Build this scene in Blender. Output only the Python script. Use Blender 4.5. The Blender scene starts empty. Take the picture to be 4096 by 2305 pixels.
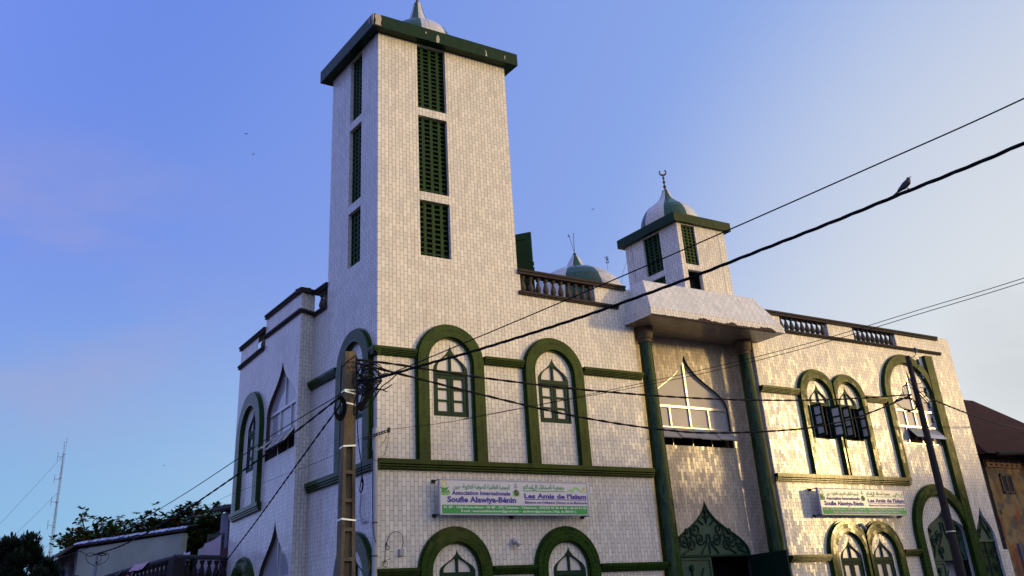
import bpy, math, random
from mathutils import Vector, geometry, Matrix
SC = bpy.context.scene
COL = SC.collection
R = math.radians
# ------------------------------------------------------------------ camera
cam = bpy.data.cameras.new("camera")
camo = bpy.data.objects.new("camera", cam)
COL.objects.link(camo)
CAMPOS = Vector((-9.74516, -19.92962, -3.76007))
yaw, pitch, roll = 0.608390635, 0.475735063, -0.0680103491
fw = Vector((math.cos(pitch)*math.sin(yaw), math.cos(pitch)*math.cos(yaw), math.sin(pitch)))
rt = Vector((math.cos(yaw), -math.sin(yaw), 0))
up = rt.cross(fw)
r2 = math.cos(roll)*rt + math.sin(roll)*up
u2 = -math.sin(roll)*rt + math.cos(roll)*up
M = Matrix((r2, u2, -fw)).transposed().to_4x4()
M.translation = CAMPOS
camo.matrix_world = M
cam.sensor_width = 36.0
cam.lens = 3909.31/4096*36
cam.shift_y = -639.19/4096
cam.clip_start = 0.1
cam.clip_end = 3000
SC.camera = camo
# ------------------------------------------------------------------ world and sun
SUN_AZ, SUN_EL = 131.2, 5.2
w = bpy.data.worlds.new("World")
SC.world = w
w.use_nodes = True
nt = w.node_tree
nt.nodes.clear()
def N(tree, t, **kw):
    n = tree.nodes.new(t)
    for k, v in kw.items():
        if k.startswith('i_'):
            n.inputs[int(k[2:])].default_value = v
        else:
            setattr(n, k, v)
    return n
def L(tree, a, b):
    tree.links.new(a, b)
sky = N(nt, 'ShaderNodeTexSky', sky_type='NISHITA')
sky.sun_disc = False
sky.sun_elevation = R(SUN_EL)
sky.sun_rotation = R(SUN_AZ)
sky.air_density = 1.0
sky.dust_density = 1.0
sky.ozone_density = 2.0
bg = N(nt, 'ShaderNodeBackground')
bg.inputs['Strength'].default_value = 0.12
# thin high haze: the sky whitens towards the sunny side and the horizon, with faint cloud veils
tc = N(nt, 'ShaderNodeTexCoord')
def wdot(az, el):
    v = N(nt, 'ShaderNodeVectorMath', operation='DOT_PRODUCT')
    v.inputs[1].default_value = (math.cos(R(el))*math.sin(R(az)), math.cos(R(el))*math.cos(R(az)), math.sin(R(el)))
    L(nt, tc.outputs['Generated'], v.inputs[0])
    return v.outputs['Value']
def ramp(tree, src, stops, interp='EASE'):
    r = N(tree, 'ShaderNodeValToRGB')
    r.color_ramp.interpolation = interp
    els = r.color_ramp.elements
    els.remove(els[-1])
    els[0].position = stops[0][0]
    els[0].color = (*stops[0][1][:3], 1)
    for p, c in stops[1:]:
        e = els.new(p)
        e.color = (*c[:3], 1)
    L(tree, src, r.inputs[0])
    return r.outputs['Color']
def mixc(tree, fac, a, b, mode='MIX'):
    m = N(tree, 'ShaderNodeMix', data_type='RGBA', blend_type=mode)
    for inp, v in ((m.inputs[0], fac), (m.inputs[6], a), (m.inputs[7], b)):
        if hasattr(v, 'links'):
            L(tree, v, inp)
        elif isinstance(v, (int, float)):
            inp.default_value = v
        else:
            inp.default_value = (*v, 1) if len(v) == 3 else v
    return m.outputs[2]
SKYK = 1.0
def sc(c, k=SKYK):
    return tuple(x*k for x in c)
d1 = wdot(-5, 40)      # blue side, upper left
d2 = wdot(72, 4)       # pale side, low right
sepz = N(nt, 'ShaderNodeSeparateXYZ')
L(nt, tc.outputs['Generated'], sepz.inputs[0])
base = ramp(nt, d1, [(0.0, sc((.48, .52, .92))), (0.24, sc((.48, .54, .92))), (0.33, sc((.46, .54, .92))), (0.42, sc((.42, .52, .88))), (0.62, sc((.31, .48, .90))), (0.80, sc((.27, .395, .88))), (0.92, sc((.20, .33, .88))), (1.0, sc((.12, .24, .84)))], 'B_SPLINE')
low = ramp(nt, sepz.outputs['Z'], [(0.02, (1, 1, 1)), (0.36, (0, 0, 0))], 'EASE')
lowcol = ramp(nt, d2, [(0.0, sc((.50, .60, .92))), (0.26, sc((.40, .58, .90))), (0.38, sc((.24, .52, .80))), (0.60, sc((.34, .62, .86))), (0.97, sc((.84, .90, .92)))], 'B_SPLINE')
c1 = mixc(nt, low, base, lowcol)
glow = ramp(nt, d2, [(0.80, (0, 0, 0)), (1.0, (.85, .85, .85))], 'EASE')
c2 = mixc(nt, glow, c1, sc((.88, .90, .87)))
# deep dusky blue of the western sky opposite the dawn
west = ramp(nt, wdot(283, 22), [(0.12, (0, 0, 0)), (0.80, (.95, .95, .95))], 'EASE')
c2 = mixc(nt, west, c2, sc((.34, .44, 1.12)))
# warm band of the dawn around the sun, low down behind the photographer
ds = wdot(SUN_AZ, 5)
pale = ramp(nt, ds, [(0.40, (0, 0, 0)), (0.72, (.95, .95, .95))], 'EASE')
lowz = ramp(nt, sepz.outputs['Z'], [(0.15, (1, 1, 1)), (0.75, (.25, .25, .25))], 'EASE')
pale = mixc(nt, 1.0, pale, lowz, 'MULTIPLY')
c2 = mixc(nt, pale, c2, sc((1.8, 1.82, 1.68)))
warm = ramp(nt, ds, [(0.80, (0, 0, 0)), (0.985, (1, 1, 1))], 'EASE')
c3 = mixc(nt, warm, c2, sc((2.4, 1.5, .65)))
# below the horizon
gnd = ramp(nt, sepz.outputs['Z'], [(0.0, (0, 0, 0)), (0.01, (1, 1, 1))], 'LINEAR')
# faint clouds
mp = N(nt, 'ShaderNodeMapping')
mp.inputs['Scale'].default_value = (2.6, 2.6, 6.5)
mp.inputs['Location'].default_value = (3.1, 1.4, 0.3)
L(nt, tc.outputs['Generated'], mp.inputs[0])
cn = N(nt, 'ShaderNodeTexNoise')
cn.inputs['Scale'].default_value = 1.3
cn.inputs['Detail'].default_value = 5
cn.inputs['Roughness'].default_value = 0.55
L(nt, mp.outputs[0], cn.inputs['Vector'])
cm = ramp(nt, cn.outputs['Fac'], [(0.40, (0, 0, 0)), (0.70, (.48, .48, .48))], 'EASE')
elm = ramp(nt, sepz.outputs['Z'], [(0.12, (0, 0, 0)), (0.24, (1, 1, 1)), (0.34, (1, 1, 1)), (0.48, (0, 0, 0))], 'EASE')
azm = ramp(nt, wdot(-12, 20), [(0.84, (0, 0, 0)), (0.95, (1, 1, 1))], 'EASE')
elm = mixc(nt, 1.0, elm, azm, 'MULTIPLY')
cmm = mixc(nt, 1.0, cm, elm, 'MULTIPLY')
c4 = mixc(nt, cmm, c3, sc((.48, .42, .60)))
wm = mixc(nt, 1.0, ramp(nt, wdot(62.2, 10.9), [(.9990, (0, 0, 0)), (.9998, (1, 1, 1))], 'EASE'), ramp(nt, cn.outputs['Fac'], [(.40, (0, 0, 0)), (.65, (.45, .45, .45))]), 'MULTIPLY')
c4 = mixc(nt, wm, c4, sc((.56, .58, .66)))
k8 = N(nt, 'ShaderNodeVectorMath', operation='SCALE')
L(nt, c4, k8.inputs[0])
k8.inputs['Scale'].default_value = 1/0.12
c5 = mixc(nt, 0.12, k8.outputs[0], sky.outputs[0])
c6 = mixc(nt, gnd, sc((.8, .7, .6)), c5)
L(nt, c6, bg.inputs['Color'])
wo = N(nt, 'ShaderNodeOutputWorld')
L(nt, bg.outputs[0], wo.inputs['Surface'])
sun = bpy.data.lights.new("sun", 'SUN')
sun.energy = 2.35
sun.angle = R(4.5)
sun.color = (1.0, .68, .27)
suno = bpy.data.objects.new("sun", sun)
COL.objects.link(suno)
SD = Vector((math.sin(R(SUN_AZ))*math.cos(R(SUN_EL)), math.cos(R(SUN_AZ))*math.cos(R(SUN_EL)), math.sin(R(SUN_EL))))
suno.rotation_euler = SD.to_track_quat('Z', 'Y').to_euler()
SC.view_settings.view_transform = 'Standard'
SC.view_settings.look = 'None'
SC.view_settings.exposure = 0.0
SC.view_settings.gamma = 1.0
SC.render.engine = 'CYCLES'
SC.cycles.max_bounces = 6
SC.cycles.use_denoising = True
GZ = -5.36
# ------------------------------------------------------------------ materials
def newmat(name):
    m = bpy.data.materials.new(name)
    m.use_nodes = True
    return m, m.node_tree, m.node_tree.nodes['Principled BSDF']
def plain(name, col, rough=.6, var=.12, nscale=6., metal=0., bump=0., spec=.5, streak=0.):
    m, t, p = newmat(name)
    tcn = N(t, 'ShaderNodeTexCoord')
    no = N(t, 'ShaderNodeTexNoise')
    no.inputs['Scale'].default_value = nscale
    no.inputs['Detail'].default_value = 6
    L(t, tcn.outputs['Object'], no.inputs['Vector'])
    c = mixc(t, no.outputs['Fac'], tuple(x*(1-var*2) for x in col), tuple(min(1, x*(1+var*2)) for x in col))
    if streak:
        mpn = N(t, 'ShaderNodeMapping')
        mpn.inputs['Scale'].default_value = (7, 7, .7)
        L(t, tcn.outputs['Object'], mpn.inputs[0])
        n2 = N(t, 'ShaderNodeTexNoise')
        n2.inputs['Scale'].default_value = 1.2
        n2.inputs['Detail'].default_value = 5
        L(t, mpn.outputs[0], n2.inputs['Vector'])
        f = ramp(t, n2.outputs['Fac'], [(.42, (0, 0, 0)), (.75, (streak,)*3)])
        c = mixc(t, f, c, tuple(x*.25 for x in col))
    L(t, c, p.inputs['Base Color'])
    p.inputs['Roughness'].default_value = rough
    p.inputs['Metallic'].default_value = metal
    p.inputs['Specular IOR Level'].default_value = spec
    if bump:
        b = N(t, 'ShaderNodeBump')
        b.inputs['Strength'].default_value = bump
        b.inputs['Distance'].default_value = .02
        n3 = N(t, 'ShaderNodeTexNoise')
        n3.inputs['Scale'].default_value = nscale*5
        n3.inputs['Detail'].default_value = 4
        L(t, tcn.outputs['Object'], n3.inputs['Vector'])
        L(t, n3.outputs['Fac'], b.inputs['Height'])
        L(t, b.outputs[0], p.inputs['Normal'])
    return m
def mth(t, op, a, b=None, c=None):
    n = N(t, 'ShaderNodeMath', operation=op)
    for i, v in enumerate((a, b, c)):
        if v is None:
            continue
        if hasattr(v, 'links'):
            L(t, v, n.inputs[i])
        else:
            n.inputs[i].default_value = v
    return n.outputs[0]
def tile(name, col, grout, tw=.1, th=.2, gw=.006, rough=.22, tilt=.05, var=.08, col2=None, stain=.0, half=.5, spec=.5, wav=.3):
    """glazed tiles standing upright, neighbouring columns offset by half a tile; UV in metres"""
    m, t, p = newmat(name)
    uv = N(t, 'ShaderNodeUVMap')
    s = N(t, 'ShaderNodeSeparateXYZ')
    L(t, uv.outputs[0], s.inputs[0])
    cu = mth(t, 'DIVIDE', s.outputs[0], tw)
    ci = mth(t, 'FLOOR', cu)
    fu = mth(t, 'FRACT', cu)
    off = mth(t, 'MULTIPLY', mth(t, 'FLOORED_MODULO', ci, 2.0), half)
    cv = mth(t, 'ADD', mth(t, 'DIVIDE', s.outputs[1], th), off)
    ri = mth(t, 'FLOOR', cv)
    fv = mth(t, 'FRACT', cv)
    du = mth(t, 'MULTIPLY', mth(t, 'MINIMUM', fu, mth(t, 'SUBTRACT', 1.0, fu)), tw)
    dv = mth(t, 'MULTIPLY', mth(t, 'MINIMUM', fv, mth(t, 'SUBTRACT', 1.0, fv)), th)
    dm = mth(t, 'MINIMUM', du, dv)
    g = mth(t, 'SMOOTH_MIN', mth(t, 'DIVIDE', dm, gw*.5), 1.0, .2)
    gm = N(t, 'ShaderNodeMapRange')
    gm.inputs[1].default_value = .6
    gm.inputs[2].default_value = 1.0
    L(t, g, gm.inputs[0])
    cb = N(t, 'ShaderNodeCombineXYZ')
    L(t, ci, cb.inputs[0])
    L(t, ri, cb.inputs[1])
    wn = N(t, 'ShaderNodeTexWhiteNoise', noise_dimensions='3D')
    L(t, cb.outputs[0], wn.inputs['Vector'])
    a = tuple(x*(1-var) for x in col)
    b = tuple(min(1, x*(1+var)) for x in (col2 or col))
    tcol = mixc(t, wn.outputs['Value'], a, b)
    tcn = N(t, 'ShaderNodeTexCoord')
    if stain:
        no = N(t, 'ShaderNodeTexNoise')
        no.inputs['Scale'].default_value = .9
        no.inputs['Detail'].default_value = 7
        L(t, tcn.outputs['Object'], no.inputs['Vector'])
        f = ramp(t, no.outputs['Fac'], [(.45, (0, 0, 0)), (.8, (stain,)*3)])
        tcol = mixc(t, f, tcol, tuple(x*.55 for x in col))
        # rain streaks running down the glaze
        mpn = N(t, 'ShaderNodeMapping')
        mpn.inputs['Scale'].default_value = (5., .35, 1.)
        L(t, uv.outputs[0], mpn.inputs[0])
        ns = N(t, 'ShaderNodeTexNoise')
        ns.inputs['Scale'].default_value = 1.4
        ns.inputs['Detail'].default_value = 6
        L(t, mpn.outputs[0], ns.inputs['Vector'])
        tcol = mixc(t, ramp(t, ns.outputs['Fac'], [(.52, (0, 0, 0)), (.78, (stain*1.2,)*3)]), tcol, (.22, .18, .13))
    c = mixc(t, gm.outputs[0], grout, tcol)
    L(t, c, p.inputs['Base Color'])
    rr = mth(t, 'ADD', mth(t, 'MULTIPLY', mth(t, 'SUBTRACT', 1.0, gm.outputs[0]), .5), rough)
    L(t, rr, p.inputs['Roughness'])
    p.inputs['Specular IOR Level'].default_value = spec
    geo = N(t, 'ShaderNodeNewGeometry')
    v1 = N(t, 'ShaderNodeVectorMath', operation='SUBTRACT')
    L(t, wn.outputs['Color'], v1.inputs[0])
    v1.inputs[1].default_value = (.5, .5, .5)
    v2 = N(t, 'ShaderNodeVectorMath', operation='SCALE')
    L(t, v1.outputs[0], v2.inputs[0])
    v2.inputs['Scale'].default_value = tilt
    n2 = N(t, 'ShaderNodeTexNoise')
    n2.inputs['Scale'].default_value = 5.5
    n2.inputs['Detail'].default_value = 2
    L(t, tcn.outputs['Object'], n2.inputs['Vector'])
    v3 = N(t, 'ShaderNodeVectorMath', operation='SUBTRACT')
    L(t, n2.outputs['Color'], v3.inputs[0])
    v3.inputs[1].default_value = (.5, .5, .5)
    v4 = N(t, 'ShaderNodeVectorMath', operation='SCALE')
    L(t, v3.outputs[0], v4.inputs[0])
    v4.inputs['Scale'].default_value = tilt*wav
    v5 = N(t, 'ShaderNodeVectorMath', operation='ADD')
    L(t, v2.outputs[0], v5.inputs[0])
    L(t, v4.outputs[0], v5.inputs[1])
    v6 = N(t, 'ShaderNodeVectorMath', operation='ADD')
    L(t, geo.outputs['Normal'], v6.inputs[0])
    L(t, v5.outputs[0], v6.inputs[1])
    v7 = N(t, 'ShaderNodeVectorMath', operation='NORMALIZE')
    L(t, v6.outputs[0], v7.inputs[0])
    L(t, v7.outputs[0], p.inputs['Normal'])
    return m
WT = tile('white_tile', (.685, .675, .61), (.19, .175, .15), gw=.011, rough=.21, tilt=.055, var=.09, stain=.22, spec=.34, wav=.0)
SOFT = tile('dark_soffit_tile', (.26, .22, .18), (.06, .05, .05), gw=.011, rough=.25, tilt=.03, var=.12, stain=.5)  # browner and darker than the wall tile, with strong blotches
REV = plain('shaded_window_reveal', (.05, .042, .04), .7, .2)  # shade of the tiled window reveals put into a dark colour
PWT = tile('shaded_porch_tile', (.52, .46, .37), (.14, .12, .10), gw=.011, rough=.21, tilt=.055, var=.16, stain=.35, spec=.34, wav=.0)  # wall tile browned: the recess's shade and reflections put into the colour
GPL = plain('sage_green_sheet', (.030, .080, .055), .5, .15, 4, spec=.3)
GT = tile('green_tile', (.012, .040, .007), (.050, .066, .016), gw=.009, col2=(.018, .050, .006), var=.14, rough=.15, tilt=.03, spec=.17)
GL = tile('green_ledge_tile', (.012, .040, .007), (.045, .058, .014), tw=.2, th=9., half=0., gw=.009, col2=(.018, .050, .006), var=.12, rough=.2, tilt=.015, spec=.14)
CT = tile('column_tile', (.008, .034, .008), (.035, .06, .015), tw=.06, gw=.007, col2=(.016, .046, .008), var=.3, rough=.15, tilt=.03, spec=.22)
GTD = tile('green_cornice_tile', (.005, .026, .008), (.02, .05, .018), gw=.007, var=.15, rough=.35, tilt=.03, spec=.14)
WDOME = tile('white_dome_tile', (.56, .55, .52), (.14, .13, .12), tw=.13, th=.13, half=0., stain=.12)
GDOME = tile('green_dome_tile', (.012, .060, .022), (.10, .14, .07), tw=.13, th=.13, half=0., rough=.2)
COP = plain('weathered_coping_concrete', (.030, .022, .020), .9, .35, 8, bump=.6)
BAL = plain('baluster_concrete', (.085, .070, .055), .9, .3, 9, bump=.5, streak=.5)
GP = plain('green_paint', (.005, .032, .017), .55, .18, 5, spec=.15)
GPD = plain('dark_green_paint', (.006, .024, .014), .55, .2, 5, spec=.2)
LAT = plain('green_block_grille', (.010, .042, .010), .55, .25, 4, spec=.15)
DARK = plain('unlit_interior_black', (.008, .008, .008), .9, .1)  # near-black colour standing in for the shade of unlit insides
ALU = plain('aluminium_frame', (.55, .55, .52), .32, .08, 5, metal=.6)
PANE = plain('painted_window_pane', (.60, .60, .56), .18, .04, 2)
FROST = plain('frosted_window_glass', (.36, .37, .39), .12, .10, 1.2, spec=.8)
CONC = plain('pole_concrete', (.16, .125, .065), .9, .28, 5, bump=.8, streak=.75)
WOOD = plain('dark_pole_wood', (.020, .014, .012), .85, .4, 5, bump=.6)
RUB = plain('black_cable_rubber', (.004, .004, .006), .7, .1, spec=.15)
STEEL = plain('galvanised_steel', (.7, .66, .55), .3, .1, metal=.9)
IRON = plain('black_iron', (.012, .011, .012), .5, .2)
PIPE = plain('grey_conduit', (.32, .35, .38), .45, .12, 3)
ROOFT = plain('concrete_roof', (.16, .15, .14), .9, .2)
CAPM = plain('capital_stone', (.11, .085, .060), .8, .3, 8, bump=.5)
PATCH = plain('bare_render_patch', (.42, .38, .32), .9, .2, 14, bump=.5)
BROKEN = plain('broken_render', (.045, .028, .018), .95, .4, 10, bump=1.)
def flat(name, col, rough=.5):
    return plain(name, col, rough, .03, 3)
# ------------------------------------------------------------------ mesh building
class MB:
    def __init__(s):
        s.v = []; s.f = []; s.uv = []; s.mi = []
    def poly(s, pts, uvs=None, m=0):
        i = len(s.v)
        s.v += [tuple(p) for p in pts]
        s.f.append(tuple(range(i, i+len(pts))))
        s.uv.append([tuple(u) for u in (uvs or [(0, 0)]*len(pts))])
        s.mi.append(m)
    def build(s, name, mats, parent=None, smooth=False, merge=False):
        me = bpy.data.meshes.new(name)
        me.from_pydata(s.v, [], s.f)
        ul = me.uv_layers.new(name='UVMap')
        flatuv = [c for f in s.uv for u in f for c in u]
        ul.data.foreach_set('uv', flatuv)
        for m in (mats if isinstance(mats, (list, tuple)) else [mats]):
            me.materials.append(m)
        me.polygons.foreach_set('material_index', s.mi)
        if smooth:
            me.polygons.foreach_set('use_smooth', [True]*len(s.f))
        me.update()
        if merge:
            import bmesh
            bm = bmesh.new(); bm.from_mesh(me)
            bmesh.ops.remove_doubles(bm, verts=bm.verts, dist=1e-5)
            bmesh.ops.recalc_face_normals(bm, faces=bm.faces)
            bm.to_mesh(me); bm.free()
        o = bpy.data.objects.new(name, me)
        COL.objects.link(o)
        if parent is not None:
            o.parent = parent
        return o
class Plane:
    """u along the wall, v = world height, w = distance out of the wall"""
    def __init__(s, o, ud, n):
        s.o = Vector(o); s.ud = Vector(ud).normalized(); s.n = Vector(n).normalized()
    def p(s, u, v, w=0.):
        q = s.o + s.ud*u + s.n*w
        return (q.x, q.y, q.z + v)
def box(mb, P, u0, u1, v0, v1, w0, w1, m=0, back=True):
    a = P.p
    mb.poly([a(u0, v0, w1), a(u1, v0, w1), a(u1, v1, w1), a(u0, v1, w1)], [(u0, v0), (u1, v0), (u1, v1), (u0, v1)], m)
    if back:
        mb.poly([a(u0, v0, w0), a(u0, v1, w0), a(u1, v1, w0), a(u1, v0, w0)], [(u0, v0), (u0, v1), (u1, v1), (u1, v0)], m)
    mb.poly([a(u0, v0, w0), a(u0, v0, w1), a(u0, v1, w1), a(u0, v1, w0)], [(w0, v0), (w1, v0), (w1, v1), (w0, v1)], m)
    mb.poly([a(u1, v0, w0), a(u1, v1, w0), a(u1, v1, w1), a(u1, v0, w1)], [(w0, v0), (w0, v1), (w1, v1), (w1, v0)], m)
    mb.poly([a(u0, v1, w0), a(u0, v1, w1), a(u1, v1, w1), a(u1, v1, w0)], [(u0, w0), (u0, w1), (u1, w1), (u1, w0)], m)
    mb.poly([a(u0, v0, w0), a(u1, v0, w0), a(u1, v0, w1), a(u0, v0, w1)], [(u0, w0), (u1, w0), (u1, w1), (u0, w1)], m)
def prism(mb, P, outer, holes=(), w0=0., w1=.05, m=0, sides=True, ms=None, back=False):
    loops = [list(outer)] + [list(h) for h in holes]
    flatp = [q for l in loops for q in l]
    tris = geometry.tessellate_polygon([[Vector((x, y, 0)) for x, y in l] for l in loops])
    for t in tris:
        q = [flatp[i] for i in t]
        mb.poly([P.p(x, y, w1) for x, y in q], q, m)
        if back:
            mb.poly([P.p(x, y, w0) for x, y in q], q, m)
    ms = m if ms is None else ms
    for li, l in enumerate(loops):
        if li == 0 and not sides:
            continue
        s_ = 0.
        for i in range(len(l)):
            a, b = l[i], l[(i+1) % len(l)]
            d = math.hypot(b[0]-a[0], b[1]-a[1])
            mb.poly([P.p(a[0], a[1], w0), P.p(b[0], b[1], w0), P.p(b[0], b[1], w1), P.p(a[0], a[1], w1)],
                    [(w0, s_), (w0, s_+d), (w1, s_+d), (w1, s_)], ms)
            s_ += d
def arch(mb, P, cx, zs, ri, ro, zb, w0, w1, clipR=None, clipL=None, zb2=None, n=30):
    def inner(k):
        th = math.pi*k/n
        return (cx+ri*math.cos(th), zs+ri*math.sin(th))
    def outer(k):
        th = math.pi*k/n
        r_ = ro
        c = math.cos(th)
        if clipR is not None and c > 1e-6 and cx+r_*c > clipR:
            r_ = max(ri+.004, (clipR-cx)/c)
        if clipL is not None and c < -1e-6 and cx+r_*c < clipL:
            r_ = max(ri+.004, (clipL-cx)/c)
        return (cx+r_*math.cos(th), zs+r_*math.sin(th))
    I = [(cx+ri, zb if zb2 is None else zb2)] + [inner(k) for k in range(n+1)] + [(cx-ri, zb)]
    O = [(outer(0)[0], zb if zb2 is None else zb2)] + [outer(k) for k in range(n+1)] + [(outer(n)[0], zb)]
    s_ = 0.
    rm = (ri+ro)/2
    for k in range(len(I)-1):
        if k == 0 or k == len(I)-2:
            d = abs(I[k+1][1]-I[k][1])
        else:
            d = math.pi*rm/n
        a, b, c, e = I[k], I[k+1], O[k+1], O[k]
        t = lambda q, r_: math.hypot(q[0]-r_[0], q[1]-r_[1])
        mb.poly([P.p(*a, w1), P.p(*e, w1), P.p(*c, w1), P.p(*b, w1)],
                [(0, s_), (t(a, e), s_), (t(b, c), s_+d), (0, s_+d)])
        mb.poly([P.p(*a, w0), P.p(*a, w1), P.p(*b, w1), P.p(*b, w0)], [(w0, s_), (w1, s_), (w1, s_+d), (w0, s_+d)])
        mb.poly([P.p(*e, w0), P.p(*c, w0), P.p(*c, w1), P.p(*e, w1)], [(w0, s_), (w0, s_+d), (w1, s_+d), (w1, s_)])
        s_ += d
def bez(p0, p1, p2, p3, n=10):
    o = []
    for i in range(n+1):
        t = i/n; u = 1-t
        o.append(tuple(u**3*a+3*u*u*t*b+3*u*t*t*c+t**3*d for a, b, c, d in zip(p0, p1, p2, p3)))
    return o
def ogee(cx, hw, z0, zs, zt, n=10, ins=0., right=True, left=True):
    """pointed onion-arch outline, anticlockwise from the lower left"""
    h = zt-zs-ins*1.6
    hw2 = hw-ins
    rc = bez((hw2, 0), (hw2*.98, .40*h), (hw2*.16, .46*h), (0, h), n)
    pts = [(cx-hw2, z0+ins), (cx+hw2, z0+ins)] + [(cx+x, zs+y) for x, y in rc] + [(cx-x, zs+y) for x, y in rc[::-1][1:]]
    return pts
def lathe(mb, c, prof, n=20, m=0, axis=None, mfun=None, uvr=None):
    c = Vector(c)
    s_ = 0.
    for i in range(len(prof)-1):
        (ra, za), (rb, zb_) = prof[i], prof[i+1]
        d = math.hypot(rb-ra, zb_-za)
        for k in range(n):
            t0, t1 = 2*math.pi*k/n, 2*math.pi*(k+1)/n
            f = lambda r_, t, z: (c.x+r_*math.cos(t), c.y+r_*math.sin(t), c.z+z)
            rr = uvr or max(ra, rb)
            uvs = [(t0*rr, s_), (t1*rr, s_), (t1*rr, s_+d), (t0*rr, s_+d)]
            mm = mfun((t0+t1)/2) if mfun else m
            if rb < 1e-6:
                mb.poly([f(ra, t0, za), f(ra, t1, za), f(0, t0, zb_)], uvs[:2]+[uvs[3]], mm)
            elif ra < 1e-6:
                mb.poly([f(0, t0, za), f(rb, t1, zb_), f(rb, t0, zb_)], [uvs[0]]+uvs[2:], mm)
            else:
                mb.poly([f(ra, t0, za), f(ra, t1, za), f(rb, t1, zb_), f(rb, t0, zb_)], uvs, mm)
        s_ += d
def catmull(pts, n=8):
    P_ = [Vector(p) for p in pts]
    P_ = [P_[0]*2-P_[1]] + P_ + [P_[-1]*2-P_[-2]]
    o = []
    for i in range(1, len(P_)-2):
        a, b, c, d = P_[i-1:i+3]
        for k in range(n):
            t = k/n
            o.append(.5*((2*b)+(c-a)*t+(2*a-5*b+4*c-d)*t*t+(3*b-a-3*c+d)*t**3))
    o.append(P_[-2])
    return o
def tube(mb, pts, r, n=6, m=0, cap=True, rend=None):
    pts = [Vector(p) for p in pts]
    rings = []
    prev = None
    for i, p in enumerate(pts):
        t = (pts[min(i+1, len(pts)-1)]-pts[max(i-1, 0)])
        if t.length < 1e-9:
            t = Vector((0, 0, 1))
        t.normalize()
        a = prev if prev is not None else (Vector((0, 0, 1)) if abs(t.z) < .9 else Vector((1, 0, 0)))
        x = (a - t*a.dot(t)).normalized()
        y = t.cross(x)
        prev = x
        rr = r if rend is None else r+(rend-r)*i/(len(pts)-1)
        rings.append([p+x*rr*math.cos(2*math.pi*k/n)+y*rr*math.sin(2*math.pi*k/n) for k in range(n)])
    for i in range(len(rings)-1):
        for k in range(n):
            k2 = (k+1) % n
            mb.poly([rings[i][k], rings[i][k2], rings[i+1][k2], rings[i+1][k]], None, m)
    if cap:
        mb.poly(rings[0][::-1], None, m)
        mb.poly(rings[-1], None, m)
def twisted(mb, pts, R_, r, strands=3, pitch_=.6, n=6, sub=30):
    c = catmull(pts, sub)
    s_ = [0.]
    for a, b in zip(c, c[1:]):
        s_.append(s_[-1]+(b-a).length)
    for k in range(strands):
        q = []
        for i, p in enumerate(c):
            t = (c[min(i+1, len(c)-1)]-c[max(i-1, 0)]).normalized()
            x = t.cross(Vector((0, 0, 1))).normalized()
            y = x.cross(t)
            a = 2*math.pi*(s_[i]/pitch_+k/strands)
            q.append(p+x*R_*math.cos(a)+y*R_*math.sin(a))
        tube(mb, q, r, n)
def empty(name, loc, label=None, cat=None, group=None, parent=None):
    o = bpy.data.objects.new(name, None)
    COL.objects.link(o)
    o.location = loc
    o.empty_display_size = .2
    return tag(o, label, cat, group)
def tag(o, label=None, cat=None, group=None, kind=None):
    for k, v in (('label', label), ('category', cat), ('group', group), ('kind', kind)):
        if v:
            o[k] = v
    return o
def single(mb, name, mats, label, cat, group=None, **kw):
    return tag(mb.build(name, mats, **kw), label, cat, group)
# things modelled in world coordinates keep their Empty at the origin of the block they belong to
mosque = empty('mosque', (0, 0, 0), 'white tiled mosque with green arches, a tall square minaret and striped onion domes', 'mosque')
PF = Plane((0, 0, 0), (1, 0, 0), (0, -1, 0))         # street front
PL = Plane((0, 0, 0), (0, 1, 0), (-1, 0, 0))         # left side of the minaret
PR = Plane((0, .6, 0), (1, 0, 0), (0, -1, 0))        # back wall of the porch
BN = Vector((-.42, 3.60, 0)); BD = Vector((.37, 5.6, 0)).normalized()
PB = Plane(BN, BD, (-BD.y, BD.x, 0))                 # projecting side bay
rd = Vector((0, 3.73, 0))-BN
PBR = Plane(BN, rd, (rd.y, -rd.x, 0))
rlen = rd.length
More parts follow.
